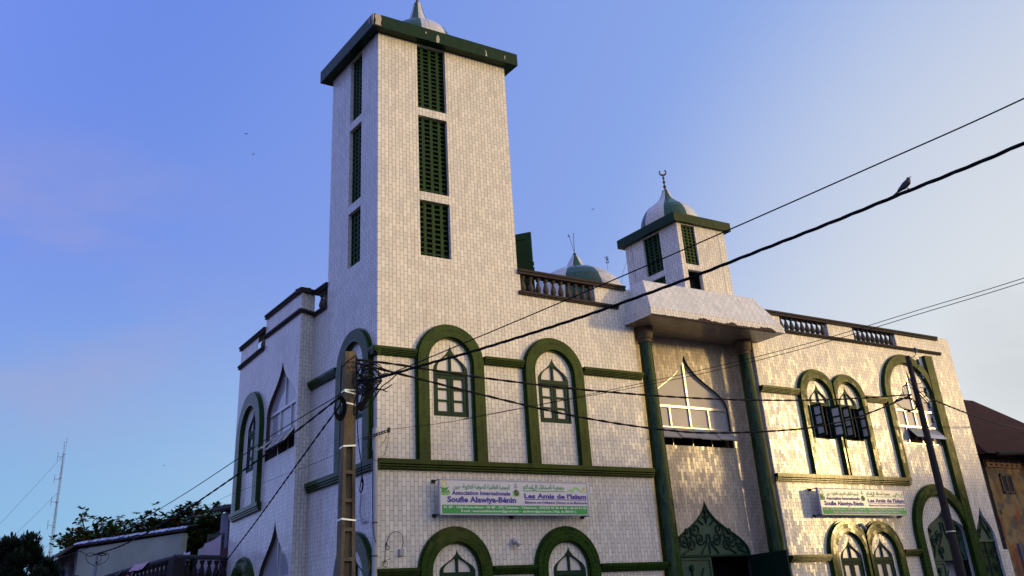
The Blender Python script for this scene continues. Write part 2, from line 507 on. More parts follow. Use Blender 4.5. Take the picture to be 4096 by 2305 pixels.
# ------------------------------------------------------------------ windows
def win_glass(cx, hwi, zb, h, side):
    rc = bez((hwi, 0), (hwi*1.02, .55*h), (hwi*.45, .78*h), (.025, h), 8)
    return [(cx+side*.025, zb)] + [(cx+side*x, zb+y) for x, y in rc]
def green_window(P, cx, hw, z0, zs, zt, w=-.03, opened=None, dark=False):
    """returns the wall opening; frame > shutter, pane"""
    ztr = zs-.04
    mb = MB()
    out = ogee(cx, hw, z0, zs, zt)
    lunh = (zt-zs)*.62
    holes = [win_glass(cx, hw-.10, ztr+.03, lunh+.02, 1), win_glass(cx, hw-.10, ztr+.03, lunh+.02, -1)]
    holes.append([(cx-hw+.045, z0+.03), (cx+hw-.045, z0+.03), (cx+hw-.045, ztr-.07), (cx-hw+.045, ztr-.07)])
    prism(mb, P, out, holes, w-.06, w+.035)
    fr = mb.build('window', GP, mosque)
    # panes
    mp_ = MB()
    for s_ in (1, -1):
        prism(mp_, P, win_glass(cx, hw-.09, ztr+.02, lunh+.03, s_), (), w-.06, w-.015, sides=False)
    zl0, zl1 = z0+.035, ztr-.075
    lw = hw-.05
    hh = zl1-zl0
    def leafloops(u0, u1):
        st = .075
        hs = []
        ph = (hh-.08*2-.045*2)/3
        for k in range(3):
            a = zl0+.08+k*(ph+.045)
            hs.append([(u0+st, a), (u1-st, a), (u1-st, a+ph), (u0+st, a+ph)])
        return [(u0, zl0), (u1, zl0), (u1, zl1), (u0, zl1)], hs
    for k, (u0, u1) in enumerate(((cx-lw, cx-.004), (cx+.004, cx+lw))):
        o_, hs = leafloops(u0, u1)
        if opened is None:
            lb = MB()
            prism(lb, P, o_, hs, w-.05, w+.012+(.006 if k else 0))
            lb.build('shutter', GP, fr)
            for h_ in hs:
                q = [(x+(.01 if i in (1, 2) else -.01), y+(.01 if i > 1 else -.01)) for i, (x, y) in enumerate(h_)]
                prism(mp_, P, q, (), w-.06, w-.02, sides=False)
        else:
            ang = opened[k]
            # hinge at the jamb
            hu = u0 if k == 0 else u1
            sgn = 1 if k == 0 else -1
            o3 = P.p(hu, 0, .01)
            d = P.ud*sgn*math.cos(R(ang)) + P.n*math.sin(R(ang))
            nn = P.ud*math.sin(R(ang))*(-sgn) + P.n*math.cos(R(ang))
            Q = Plane(o3, d, nn)
            o_, hs = leafloops(0, lw-.004)
            lb = MB()
            prism(lb, Q, o_, hs, -.018, .018, back=True)
            lf = lb.build('shutter', GPD, fr)
            pb = MB()
            for h_ in hs:
                prism(pb, Q, h_, (), -.004, .004, back=True)
            pb.build('pane', PANE, fr)
    mp_.build('pane', PANE, fr)
    return out
def ledge(P, u0, u1, steps, name='cornice_band', mat=GL, parent=mosque, endcap=True):
    mb = MB()
    for v0, v1, w_ in steps:
        box(mb, P, u0, u1, v0, v1, -.01, w_, back=False)
    return mb.build(name, mat, parent)
IMP = lambda z: [(z-.065, z, .16), (z-.078, z-.065, .05), (z-.100, z-.078, .14), (z-.112, z-.100, .04), (z-.132, z-.112, .115), (z-.144, z-.132, .03), (z-.162, z-.144, .09), (z-.180, z-.162, .04)]
LOW = [(-.35, -.25, .135), (-.372, -.35, .05), (-.40, -.372, .115), (-.42, -.40, .04), (-.448, -.42, .09), (-.47, -.448, .04)]
def frame(P, cx, zs, ri, ro, zb, **kw):
    mb = MB()
    arch(mb, P, cx, zs, ri, ro, zb, -.01, .06, **kw)
    kw2 = dict(kw)
    arch(mb, P, cx, zs, ri+.035, ro-.035, zb, .055, .13, **{k: (v-.035 if k == 'clipR' and v else v+.035 if k == 'clipL' and v else v) for k, v in kw2.items()})
    return mb.build('arch_frame', GT, mosque)
# upper windows of the front
H = []
for c in ((1.90, .465, .745, 1.80, 2.39), (4.865, .465, .75, 1.80, 2.34)):
    H.append(green_window(PF, *c))
for c in ((1.92, .45, -3.95, -2.52, -2.10), (4.91, .46, -3.95, -2.55, -2.06)):
    H.append(green_window(PF, *c))
for cx, zs, zb in ((1.87, 1.965, -.25), (4.86, 1.93, -.25), (1.86, -2.54, GZ), (4.84, -2.54, GZ)):
    frame(PF, cx, zs, .575, .925, zb)
for cx, hw, zs, ztp, op in ((14.735, .435, 1.87, 2.40, (92, 100)), (16.04, .42, 1.87, 2.40, (97, 78))):
    H.append(green_window(PF, cx, hw, .79, zs, ztp, opened=op))
for c in ((14.78, .45, -3.95, -2.45, -1.98), (16.18, .43, -3.95, -2.45, -1.96)):
    H.append(green_window(PF, *c))
frame(PF, 14.69, 1.98, .54, .87, -.25, clipR=15.375)
frame(PF, 16.06, 1.98, .53, .82, -.25, clipL=15.379)
frame(PF, 14.72, -2.38, .56, .92, GZ, clipR=15.45)
frame(PF, 16.18, -2.38, .56, .90, GZ, clipL=15.454)
frame(PF, 19.30, 2.29, 1.09, 1.42, -.25, clipR=20.44, zb2=GZ)
frame(PF, 19.30, -1.86, 1.10, 1.46, GZ, clipR=20.44)
mb = MB()
box(mb, PF, 20.45, 20.85, GZ, 3.76, -.01, .13, back=False)
mb.build('pilaster', GT, mosque)
for u0, u1, z in ((-.15, .945, 2.19), (2.80, 3.93, 2.19), (5.79, 7.76, 2.18), (12.24, 13.82, 2.18), (16.88, 17.88, 2.18),
                  (-.05, .935, -2.43), (2.79, 3.915, -2.43), (5.77, 7.80, -2.44), (12.24, 13.80, -2.36), (17.08, 17.84, -2.28)):
    ledge(PF, u0, u1, IMP(z), 'impost_band')
ledge(PF, -.13, 7.76, LOW)
ledge(PF, 12.24, 18.18, LOW)
# side of the minaret
HL = []
HL.append(green_window(PL, 1.16, .45, .78, 1.80, 2.40))
HL.append(green_window(PL, 1.02, .45, -3.95, -2.52, -2.12))
frame(PL, 1.10, 1.96, .57, .925, -.25)
frame(PL, 1.00, -2.54, .56, .93, GZ)
ledge(PL, -.149, .17, IMP(2.19), 'impost_band')
ledge(PL, 2.03, 3.72, IMP(2.19), 'impost_band')
ledge(PL, .0, .06, IMP(-2.43), 'impost_band')
ledge(PL, -.134, 3.72, LOW)
# ------------------------------------------------------------------ big metal-framed ogee windows
def metal_window(P, cx, hw, z0, rows, zt, mull, tipmull, w=-.10, openrow=None, gap=None, curve=None):
    """white glazed ogee window: aluminium frame, frosted panes; rows = heights of the transoms"""
    out = curve or ogee(cx, hw, z0, rows[-1], zt, 14)
    mb = MB(); gl = MB()
    fr = MB()
    t = .032
    inn = ogee(cx, hw, z0, rows[-1], zt, 14, ins=.045) if not curve else None
    prism(fr, P, out, [inn] if inn else [], w-.03, w+.02)
    for z in rows:
        box(fr, P, cx-hw+.02, cx+hw-.02, z-t, z+t, w-.03, w+.035, back=False)
    for k, us in enumerate(mull):
        zz0 = ([z0]+rows)[k]; zz1 = ([z0]+rows)[k+1]
        for u in us:
            box(fr, P, u-t*.8, u+t*.8, zz0, zz1, w-.03, w+.030, back=False)
    for u in tipmull:
        box(fr, P, u-t, u+t, rows[-1]+t, zt-.12, w-.03, w+.028, back=False)
    o = fr.build('metal_window', ALU, mosque)
    zg = z0 if gap is None else gap
    g = ogee(cx, hw, zg, rows[-1], zt, 14, ins=.0)
    prism(gl, P, g, (), w-.03, w-.012, sides=False)
    gl.build('pane', FROST, o)
    return out, o
def awning(P, u0, u1, ztop, hgt, ang, parent, w=-.06):
    o3 = Vector(P.p(u0, ztop, w))
    dn = Vector((0, 0, -1))*math.cos(R(ang)) + P.n*math.sin(R(ang))
    nn = P.n*math.cos(R(ang)) + Vector((0, 0, 1))*math.sin(R(ang))
    def q(a, b, c):
        return tuple(o3 + P.ud*a + dn*b + nn*c)
    W_ = u1-u0
    mb = MB(); t = .03
    for a0, a1, b0, b1 in ((0, W_, 0, t), (0, W_, hgt-t, hgt), (0, t, t, hgt-t), (W_-t, W_, t, hgt-t)):
        c = [q(a, b, e) for e in (-.012, .012) for a, b in ((a0, b0), (a1, b0), (a1, b1), (a0, b1))]
        for f in ((0, 1, 2, 3), (4, 5, 6, 7), (0, 1, 5, 4), (1, 2, 6, 5), (2, 3, 7, 6), (3, 0, 4, 7)):
            mb.poly([c[i] for i in f])
    sa = mb.build('sash', ALU, parent)
    g = MB()
    for e in (-.004, .004):
        g.poly([q(t, t, e), q(W_-t, t, e), q(W_-t, hgt-t, e), q(t, hgt-t, e)])
    g.build('pane', FROST, parent)
    return sa
# portal window (in the porch back wall)
HR = []
o_, pw = metal_window(PR, 10.0, 1.455, .97, [1.56], 3.02, [[9.27, 10.0, 10.72]], [10.0], w=-.10)
HR.append(ogee(10.0, 1.455, .50, 1.56, 3.02, 14))
for k in range(4):
    awning(PR, 8.57+.72*k, 8.57+.72*k+.70, .97, .47, 46+2*(k % 2), pw)
mb = MB()
for u in (9.27, 10.0, 10.72):
    box(mb, PR, u-.012, u+.012, .50, .97, -.12, -.09)
mb.build('glazing_bar', ALU, pw)
# large window at the right end
o_, rw = metal_window(PF, 19.43, 1.01, .81, [1.36, 1.87], 3.20, [[18.75, 19.45, 19.98], [18.86, 19.35, 19.93]], [19.38], w=-.05)
H.append(o_)
awning(PF, 18.80, 19.42, 1.32, .44, 42, rw, w=-.02)
awning(PF, 19.48, 20.38, 1.30, .40, 36, rw, w=-.02)
mb = MB()
prism(mb, PF, [(18.85, .84), (19.9, .84), (19.9, .97), (18.85, 1.25)], (), -.2, -.048, sides=False)
mb.build('gap_dark_sheet', DARK, rw)  # opaque near-black sheet painted as the darkness behind the open sashes
# bay windows
HB = []
o_, bw = metal_window(PB, 1.40, 1.23, .64, [1.17, 1.82], 3.05, [[.95, 1.80], [.82, 1.70]], [1.36], w=-.12)
prof_b = ogee(1.40, 1.23, .64, 1.95, 3.05, 14)
HB.append(ogee(1.40, 1.23, .64, 1.82, 3.05, 14))
mb = MB()
prism(mb, PB, [(.22, .66), (2.58, .66), (2.58, 1.13), (.22, 1.13)], (), -.13, -.095, sides=False)
mb.build('gap_dark_sheet', DARK, bw)  # black sheet for the unlit room under the lifted sashes
for k in range(3):
    awning(PB, .20+.81*k, .20+.81*k+.79, 1.17, .50, 40+12*(k == 2), bw)
o_, bw2 = metal_window(PB, 1.42, 1.22, -4.3, [-3.2, -2.25], -.92, [[1.42], [1.42]], [1.40], w=-.12)
HB.append(o_)
HB.append(green_window(PB, 3.88, .50, .62, 1.72, 2.30))
HB.append(green_window(PB, 3.86, .48, -4.2, -2.60, -2.25))
frame(PB, 4.02, 1.60, .76, 1.19, -.33)
frame(PB, 3.95, -2.72, .74, 1.17, GZ)
ledge(PB, 2.70, 5.42, [(a-.07, b-.07, c) for a, b, c in LOW])
# ------------------------------------------------------------------ portal doors, scrollwork
def spiral(P, cx, cz, r0, turns, a0, dirn=1, w=.03, tail=None, n=26):
    pts = []
    for i in range(n+1):
        t = i/n
        r_ = r0*(1-t)**.85+.012
        a = a0+dirn*2*math.pi*turns*t
        pts.append((cx+r_*math.cos(a), cz+r_*math.sin(a)))
    return pts
def scrollwork(P, specs, w, parent, r_=.021, mat=GPD, name='scrollwork'):
    mb = MB()
    for s_ in specs:
        if s_[0] == 's':
            _, cx, cz, rad, turns, a0, dirn = s_
            q = spiral(P, cx, cz, rad, turns, R(a0), dirn)
        else:
            q = [tuple(v.to_2d()) for v in catmull([(x, y, 0) for x, y in s_[1]], 6)]
        tube(mb, [P.p(x, y, w) for x, y in q], r_, 5)
    return mb.build(name, mat, parent)
def rosettes(P, pts, w, parent, rad=.075):
    mb = MB()
    for x, y in pts:
        for k in range(7):
            a = k*2*math.pi/7
            rr = rad*.6 if k else 0
            c = P.p(x+rr*math.cos(a), y+rr*math.sin(a), w)
            lathe(mb, c, [(.001, -rad*.5), (rad*.36, -rad*.25), (rad*.42, 0), (rad*.36, rad*.25), (.001, rad*.5)], 8)
    return mb.build('rosette', GP, parent, smooth=True)
gx = 10.0
HR.append([(gx-1.45, GZ+.12), (gx+1.45, GZ+.12)] + ogee(gx, 1.45, -2.26, -2.24, -.92, 14)[2:])
lun = MB()
prism(lun, PR, ogee(gx, 1.45, -2.30, -2.24, -.92, 14), (), -.10, -.04, back=True)
lunette = lun.build('door_lunette', GPL, mosque)
mb = MB()
ol = ogee(gx, 1.45, -2.30, -2.24, -.92, 14)
prism(mb, PR, ol, [ogee(gx, 1.45, -2.30, -2.24, -.92, 14, ins=.05)], -.04, .01)
mb.build('rim', GP, lunette)
sp = []
for s_ in (1, -1):
    f = lambda x: gx+s_*x
    sp += [('s', f(.42), -1.62, .17, 1.6, 90, -s_), ('s', f(.30), -1.86, .15, 1.6, 200 if s_ > 0 else -20, s_),
           ('s', f(.62), -1.98, .16, 1.6, 90, -s_), ('s', f(.86), -1.90, .16, 1.6, 200 if s_ > 0 else -20, s_),
           ('s', f(1.12), -2.05, .13, 1.5, 60, -s_), ('s', f(.78), -1.66, .10, 1.3, 90, -s_)]
    sp += [('c', [(f(.12), -1.52), (f(.30), -1.40), (f(.52), -1.48), (f(.59), -1.70), (f(.45), -1.80)]),
           ('c', [(f(.04), -1.75), (f(.10), -2.0), (f(.22), -2.12), (f(.30), -2.22)]),
           ('c', [(f(.62), -1.60), (f(.60), -1.85), (f(.72), -2.10), (f(.95), -2.22)]),
           ('c', [(f(1.0), -1.80), (f(1.02), -2.0), (f(1.14), -2.16), (f(1.36), -2.21)]),
           ('c', [(f(.0), -1.42), (f(.07), -1.30), (f(.10), -1.34)])]
sp += [('c', [(gx, -1.08), (gx, -1.48)]), ('c', [(gx, -1.95), (gx, -2.22)])]
scrollwork(PR, sp, -.02, lunette)
rosettes(PR, [(gx, -1.15), (gx-.78, -1.68), (gx+.78, -1.68)], .0, lunette)
def door_leaf(P, u0, u1, z0, z1, w, name='door_leaf', motif=True):
    mb = MB()
    box(mb, P, u0, u1, z0, z1, w-.03, w)
    t = .06
    for a in ((u0, u1, z1-t, z1), (u0, u1, z0, z0+t), (u0, u0+t, z0+t, z1-t), (u1-t, u1, z0+t, z1-t)):
        box(mb, P, *a, w, w+.03, back=False)
    lf = mb.build(name, GPL, mosque)
    if motif:
        c = (u0+u1)/2
        sp_ = []
        for s_ in (1, -1):
            for zz in (z1-.75, z1-1.7):
                sp_ += [('s', c+s_*.35, zz+.02, .15, 1.6, 90, -s_), ('s', c+s_*.30, zz-.32, .14, 1.6, 270, s_),
                        ('c', [(c+s_*.05, zz-.6), (c+s_*.16, zz-.2), (c+s_*.30, zz+.25), (c+s_*.42, zz+.5)]),
                        ('c', [(c, zz+.15), (c+s_*.12, zz+.22), (c+s_*.18, zz+.1)])]
        sp_ += [('c', [(c, z1-.2), (c, z0+.3)])]
        scrollwork(P, sp_, w+.03, lf)
        rosettes(P, [(c, z1-.24)], w+.04, lf)
    return lf
door_leaf(PR, gx-1.43, gx+.0, GZ+.13, -2.31, -.06)
# right leaf swung out into the porch
hp = Plane((gx+1.43, .62, 0), (-.10, -1, 0), (-1, .10, 0))
mb = MB()
box(mb, hp, 0, 1.46, GZ+.13, -2.28, -.02, .02)
leaf = mb.build('door_leaf', GPD, mosque)
# door at the right end with its lunette (one leaf shut, the other open on a pale passage)
cx = 19.50
H.append([(18.50, GZ+.12), (20.44, GZ+.12)] + [p for p in ogee(cx, .97, -2.6, -1.78, -1.08, 14)[2:]])
mb = MB()
prism(mb, PF, ogee(cx, .97, -2.60, -1.78, -1.08, 14), (), -.22, -.15, back=True)
lun2 = mb.build('door_lunette', GPL, mosque)
sp = []
for s_ in (1, -1):
    f = lambda x: cx+s_*x
    sp += [('s', f(.28), -1.90, .14, 1.6, 90, -s_), ('s', f(.55), -2.05, .15, 1.6, 90, -s_), ('s', f(.30), -2.32, .14, 1.6, 270, s_),
           ('s', f(.70), -1.75, .12, 1.4, 90, -s_), ('c', [(f(.06), -1.5), (f(.12), -1.9), (f(.42), -2.3), (f(.3), -2.55)]),
           ('c', [(f(.8), -1.95), (f(.62), -2.25), (f(.75), -2.55)])]
scrollwork(PF, sp, -.13, lun2, r_=.02)
door_leaf(PF, 18.52, 19.24, GZ+.13, -2.62, -.17)
mb = MB()
box(mb, PF, 19.25, 20.44, GZ+.1, -2.60, -.75, -.70)
mb.build('passage_wall', flat('pale_passage_paint', (.62, .60, .66)), mosque)
# narrow gate at the far right
cx = 21.50
H.append([(21.03, GZ+.12), (22.0, GZ+.12)] + ogee(cx, .485, -2.07, -1.95, -.98, 14)[2:])
mb = MB()
prism(mb, PF, ogee(cx, .485, -2.07, -1.95, -.98, 14), (), -.12, -.08, back=True)
box(mb, PF, 21.02, 21.99, -2.09, -2.05, -.08, -.05, back=False)
g3 = mb.build('gate', GPL, mosque)
sp = [('s', cx-.25, -1.78, .12, 1.5, 90, 1), ('s', cx+.25, -1.78, .12, 1.5, 90, -1), ('c', [(cx, -1.3), (cx-.05, -1.6), (cx-.3, -2.0)]),
      ('c', [(cx, -1.3), (cx+.05, -1.6), (cx+.3, -2.0)])]
for s_ in (1, -1):
    for k in range(5):
        sp.append(('s', cx+s_*.24, -2.4-.42*k, .13, 1.5, 90+180*(k % 2), s_*(1 if k % 2 else -1)))
scrollwork(PF, sp, -.06, g3)
mb = MB()
box(mb, PF, 21.04, 21.99, GZ+.1, -2.09, -.14, -.11)
for u in (21.04, 21.46, 21.95):
    box(mb, PF, u, u+.04, GZ+.1, -2.09, -.11, -.08, back=False)
mb.build('door_leaf', GP, g3)
# ------------------------------------------------------------------ walls
RTOP = 3.97
LA = 1.165; LBW = 2.033
def rect(a, b, c, d):
    return [(a, c), (b, c), (b, d), (a, d)]
front = [(0, GZ), (7.715, GZ), (7.715, 3.47), (12.28, 3.47), (12.28, GZ), (22.23, GZ), (22.23, RTOP), (0, RTOP)]
mb = MB()
prism(mb, PF, front, H, -.16, 0, sides=False)
# porch: back wall, reveals, ceiling
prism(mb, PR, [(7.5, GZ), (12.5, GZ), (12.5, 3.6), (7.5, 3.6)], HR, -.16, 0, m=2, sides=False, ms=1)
mb.poly([(12.28, 0, GZ), (12.28, .6, GZ), (12.28, .6, 3.47), (12.28, 0, 3.47)], [(0, GZ), (.6, GZ), (.6, 3.47), (0, 3.47)])
mb.poly([(7.715, 0, GZ), (7.715, .6, GZ), (7.715, .6, 3.47), (7.715, 0, 3.47)], [(0, GZ), (.6, GZ), (.6, 3.47), (0, 3.47)])

# left side and bay
prism(mb, PL, [(0, GZ), (3.73, GZ), (3.73, RTOP), (0, RTOP)], HL, -.16, 0, sides=False)
bayp = [(0, GZ), (5.72, GZ), (5.72, 4.42), (3.88, 4.40), (3.88, 3.88), (3.17, 3.88), (3.17, 4.66), (0, 4.52)]
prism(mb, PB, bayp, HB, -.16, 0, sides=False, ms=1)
prism(mb, PBR, [(0, GZ), (rlen, GZ), (rlen, 4.50), (0, 4.52)], (), -.1, 0, sides=False)
# back and right side of the block
e2 = PB.p(5.72, 0)
mb.poly([(22.23, 0, GZ), (22.23, 12, GZ), (22.23, 12, 4.52), (22.23, 0, 4.52)], [(0, GZ), (12, GZ), (12, 4.52), (0, 4.52)])
mb.poly([(22.23, 12, GZ), (1.6, 12, GZ), (1.6, 12, 4.3), (22.23, 12, 4.3)], [(0, GZ), (22, GZ), (22, 4.3), (0, 4.3)])
mb.poly([(e2[0], e2[1], GZ), (1.6, 12, GZ), (1.6, 12, 4.42), (e2[0], e2[1], 4.42)], [(0, GZ), (3, GZ), (3, 4.4), (0, 4.4)])
wallo = mb.build('wall', [WT, REV, PWT], mosque)
mb = MB()
mb.poly([(.05, .02, 3.86), (22.2, .02, 3.86), (22.2, 11.95, 3.86), (1.65, 11.95, 3.86), (e2[0]+.05, e2[1], 3.86), (BN.x+.06, BN.y+.1, 3.86), (.05, 3.75, 3.86)])
mb.build('roof', ROOFT, mosque)
mb = MB()   # near-black upright sheet stands in for the darkness of the rooms
mb.poly([(.2, 1.8, GZ), (22, 1.8, GZ), (22, 1.8, 3.9), (.2, 1.8, 3.9)])
mb.build('inner_dark_sheet', DARK, mosque)
# parapets
def parapet(P, u0, u1, z0, z1, th=.16, name='parapet'):
    mb_ = MB()
    box(mb_, P, u0, u1, z0, z1, -th, 0)
    return mb_.build(name, WT, mosque)
parapet(PF, 6.48, 7.72, RTOP, 4.50)
parapet(PF, 7.72, 13.67, RTOP, 4.50)
parapet(PF, 15.86, 17.08, RTOP, 4.46)
parapet(PF, 19.25, 22.23, RTOP, 4.52)
parapet(PF, 4.0, 4.07, RTOP, 4.50)
def coping(P, pts, w=.06, h=.13, name='coping', th=.22):
    """pts: (u, z of the top) pairs along the wall"""
    mb_ = MB()
    for (a, za), (b, zb_) in zip(pts, pts[1:]):
        for d0, d1, ww in ((0, .055, w+.02), (.055, .09, w-.01), (.09, h, w+.005)):
            q = [(a, za-d1), (b, zb_-d1), (b, zb_-d0), (a, za-d0)]
            prism(mb_, P, q, (), -th, ww, back=True)
    return mb_.build(name, COP, mosque)
coping(PF, [(4.0, 4.60), (7.55, 4.58)])
coping(PF, [(12.3, 4.55), (21.57, 4.53)])
coping(PF, [(4.0, 4.02), (7.24, 3.99)], w=.05, h=.10, th=.01)
coping(PF, [(12.3, 4.0), (21.57, 3.98)], w=.05, h=.10, th=.01)
coping(PL, [(2.9, 4.02), (3.74, 4.02)], w=.05, h=.10, th=.01)
coping(PL, [(2.9, 4.63), (3.74, 4.64)], w=.04, h=.12)
coping(PB, [(-.05, 4.64), (3.18, 4.79)], w=.05, h=.12)
coping(PB, [(-.05, 4.07), (3.18, 4.20)], w=.05, h=.10, th=.01)
coping(PB, [(3.18, 4.47), (5.78, 4.53)], w=.05, h=.12)
coping(PB, [(3.18, 3.92), (5.80, 3.95)], w=.05, h=.11, th=.01)
coping(PBR, [(-.05, 4.64), (rlen, 4.64)], w=.05, h=.12)
coping(PBR, [(-.05, 4.07), (rlen, 4.04)], w=.05, h=.10, th=.01)
# balusters
BPROF = [(.062, 0), (.062, .03), (.045, .045), (.040, .06), (.062, .09), (.078, .13), (.080, .17), (.068, .22), (.046, .29), (.034, .34), (.034, .37), (.056, .385), (.060, .40), (.045, .41), (.066, .43), (.070, .455)]
bproto = None
def baluster(x, y, z, parent):
    global bproto
    if bproto is None:
        mb_ = MB()
        lathe(mb_, (0, 0, 0), BPROF, 14)
        bproto = mb_.build('baluster', BAL, parent, smooth=True)
        o = bproto
    else:
        o = bproto.copy()
        COL.objects.link(o)
        o.parent = parent
    o.location = (x, y, z)
    return o
for k in range(10):
    baluster(4.20+k*.243, .09, 3.995, mosque)
for k in range(9):
    baluster(13.80+k*.238, .09, 3.985, mosque)
for k in range(9):
    baluster(17.20+k*.238, .09, 3.975, mosque)
for y in (3.02, 3.22, 3.45):
    baluster(.08, y, 4.02, mosque)
for s_ in (3.38, 3.66):
    q = PB.p(s_, 3.92, -.09)
    baluster(q[0], q[1], q[2], mosque)
mb = MB()
box(mb, PB, 2.5, 3.6, 3.9, 4.40, -1.9, -1.7)
mb.build('roof_kerb', WT, mosque)
# ------------------------------------------------------------------ minaret
T0, T1 = 10.674, 11.054
mz = [(8.70, T0-.02), (6.287, 8.472), (4.575, 6.057)]
mb = MB()
D = 2.90
prism(mb, PF, rect(0, 4, RTOP, T0), [rect(LA, LBW, a, b) for a, b in mz], -.16, 0, sides=False)
prism(mb, PL, rect(0, D, RTOP, T0), [rect(.969, 1.703, a, b) for a, b in mz], -.16, 0, sides=False)
PT = Plane((4, 0, 0), (0, 1, 0), (1, 0, 0))
PK = Plane((0, D, 0), (1, 0, 0), (0, 1, 0))
prism(mb, PT, rect(0, D, RTOP-.1, T0), (), -.1, 0, sides=False)
prism(mb, PK, rect(0, 4, RTOP-.1, T0), (), -.1, 0, sides=False)
minaret = mb.build('minaret', WT, mosque)
def grille(P, u0, u1, z0, z1, nc, nr, parent, w=-.10, bar=None, ms=.085, mat=LAT):
    mb_ = MB()
    W_ = u1-u0
    cell = (W_-ms*(nc-1))/nc
    # uprights between the columns of openings
    for k in range(nc-1):
        a = u0+cell*(k+1)+ms*k
        box(mb_, P, a, a+ms, z0, z1, w-.06, w)
    box(mb_, P, u0, u0+.018, z0, z1, w-.06, w-.004)
    box(mb_, P, u1-.018, u1, z0, z1, w-.06, w-.004)
    rh = (z1-z0)/nr
    for k in range(nc):
        a = u0+(cell+ms)*k
        for j in range(nr):
            zz = z0+rh*j
            box(mb_, P, a, a+cell, zz+rh*.68, zz+rh*1.0-.001, w-.055, w-.004)
    o = mb_.build('block_grille', mat, parent)
    return o
for (a, b), nr in zip(mz, (16, 17, 11)):
    grille(PF, LA, LBW, a, b, 4, nr, minaret)
    grille(PL, .969, 1.703, a, b, 4, nr, minaret)
mb = MB()   # near-black box painted as the unlit inside behind the grilles
box(mb, PF, .3, 3.7, 4.2, T0-.05, -2.6, -.45)
mb.build('shaft', DARK, minaret)
def slabcap(x0, x1, y0, y1, z0, z1, parent, name='cornice', mat=GTD):
    mb_ = MB()
    Pq = Plane((0, y0, 0), (1, 0, 0), (0, -1, 0))
    box(mb_, Pq, x0, x1, z0, z1, -(y1-y0), 0)
    return mb_.build(name, mat, parent)
o = .284
slabcap(-o, 4+o, -o, D+o, T0, T1, minaret)
def patch(P, pts, w, parent, mat=PATCH):
    mb_ = MB()
    prism(mb_, P, pts, (), w-.002, w+.003)
    return mb_.build('bare_patch', mat, parent)
PC = Plane((-o, -o, 0), (1, 0, 0), (0, -1, 0))
PCL = Plane((-o, -o, 0), (0, 1, 0), (-1, 0, 0))
patch(PC, [(.07, 11.05), (.21, 11.05), (.25, 10.93), (.22, 10.80), (.23, 10.70), (.06, 10.72), (.08, 10.85), (.05, 10.95)], .001, minaret)
patch(PC, [(.0, 11.05), (.03, 11.05), (.015, 10.86), (.0, 10.80)], .001, minaret)
patch(PCL, [(.0, 11.05), (.12, 11.05), (.10, 10.90), (.05, 10.83), (.04, 10.72), (.0, 10.70)], .001, minaret)
patch(PCL, [(.2, 11.03), (.27, 11.0), (.26, 10.85), (.22, 10.82)], .001, minaret)
patch(PC, [(1.90, 10.69), (1.98, 10.68), (2.01, 10.80), (1.99, 10.90), (1.95, 10.95), (1.91, 10.86)], .001, minaret)
patch(PC, [(1.56, 10.88), (1.60, 10.87), (1.61, 10.92), (1.57, 10.94)], .001, minaret)
patch(PC, [(3.48, 10.70), (3.54, 10.70), (3.53, 10.82), (3.50, 10.90), (3.48, 10.89), (3.50, 10.80)], .001, minaret)
patch(PC, [(4.13, 10.76), (4.15, 10.78), (4.15, 10.90), (4.12, 10.88)], .001, minaret)
ONION = [(1, 0), (.995, .12), (.985, .25), (.955, .38), (.90, .52), (.82, .66), (.70, .80), (.56, .90), (.46, .985), (.37, 1.05), (.29, 1.13), (.225, 1.22), (.17, 1.32), (.13, 1.42), (.11, 1.50)]
def dome(c, Rd, parent, prof=ONION, n=48, ph=0., sect=8):
    mb_ = MB()
    mf = lambda t: int(((t+ph) % (2*math.pi))/(2*math.pi/sect)) % 2
    lathe(mb_, c, [(r_*Rd, z*Rd) for r_, z in prof], n, mfun=mf, uvr=Rd*.999)
    d = mb_.build('dome', [WDOME, GDOME], parent, smooth=True)
    mb_ = MB()
    return d
def finial(c, parent, k=1., crescent=True, rot=0.):
    mb_ = MB()
    pr = [(.075, 0), (.05, .06), (.035, .12)]
    def bead(z, r_):
        return [(.022, z-r_), (r_*.7, z-r_*.7), (r_, z), (r_*.7, z+r_*.7), (.022, z+r_)]
    pr += bead(.20, .062)+bead(.37, .055)+bead(.53, .046)+[(.02, .62)]
    lathe(mb_, c, [(a*k, b*k) for a, b in pr], 14)
    f = mb_.build('finial', CAPM, parent, smooth=True)
    if crescent:
        mb_ = MB()
        cc = Vector(c)+Vector((0, 0, .74*k))
        nn = 22
        o1 = []; i1 = []
        for i in range(nn+1):
            a = R(-90-136+272*i/nn+6)
            o1.append((.135*k*math.cos(a), .135*k*math.sin(a)))
            i1.append((.093*k*math.cos(a), .093*k*math.sin(a)+.028*k*(1-abs(2*i/nn-1))))
        dx, dy = math.cos(rot), math.sin(rot)
        for i in range(nn):
            for s_ in (-.014*k, .014*k):
                q = [o1[i], o1[i+1], i1[i+1], i1[i]]
                mb_.poly([(cc.x+x*dx-s_*dy, cc.y+x*dy+s_*dx, cc.z+z) for x, z in q])
            for a, b in ((o1[i], o1[i+1]), (i1[i], i1[i+1])):
                mb_.poly([(cc.x+x*dx-s_*dy, cc.y+x*dy+s_*dx, cc.z+z) for (x, z), s_ in ((a, -.014*k), (b, -.014*k), (b, .014*k), (a, .014*k))])
        mb_.build('crescent', CAPM, parent)
    return f
MPROF = [(1.05, 0), (1.05, .35), (1.03, .55), (.97, .75), (.87, .93), (.74, 1.08), (.58, 1.19), (.43, 1.26), (.37, 1.32), (.30, 1.42), (.245, 1.56), (.195, 1.72), (.15, 1.90), (.115, 2.07)]
dm = dome((2.0, 1.45, T1), 1.0, minaret, prof=MPROF, ph=R(-22+45))
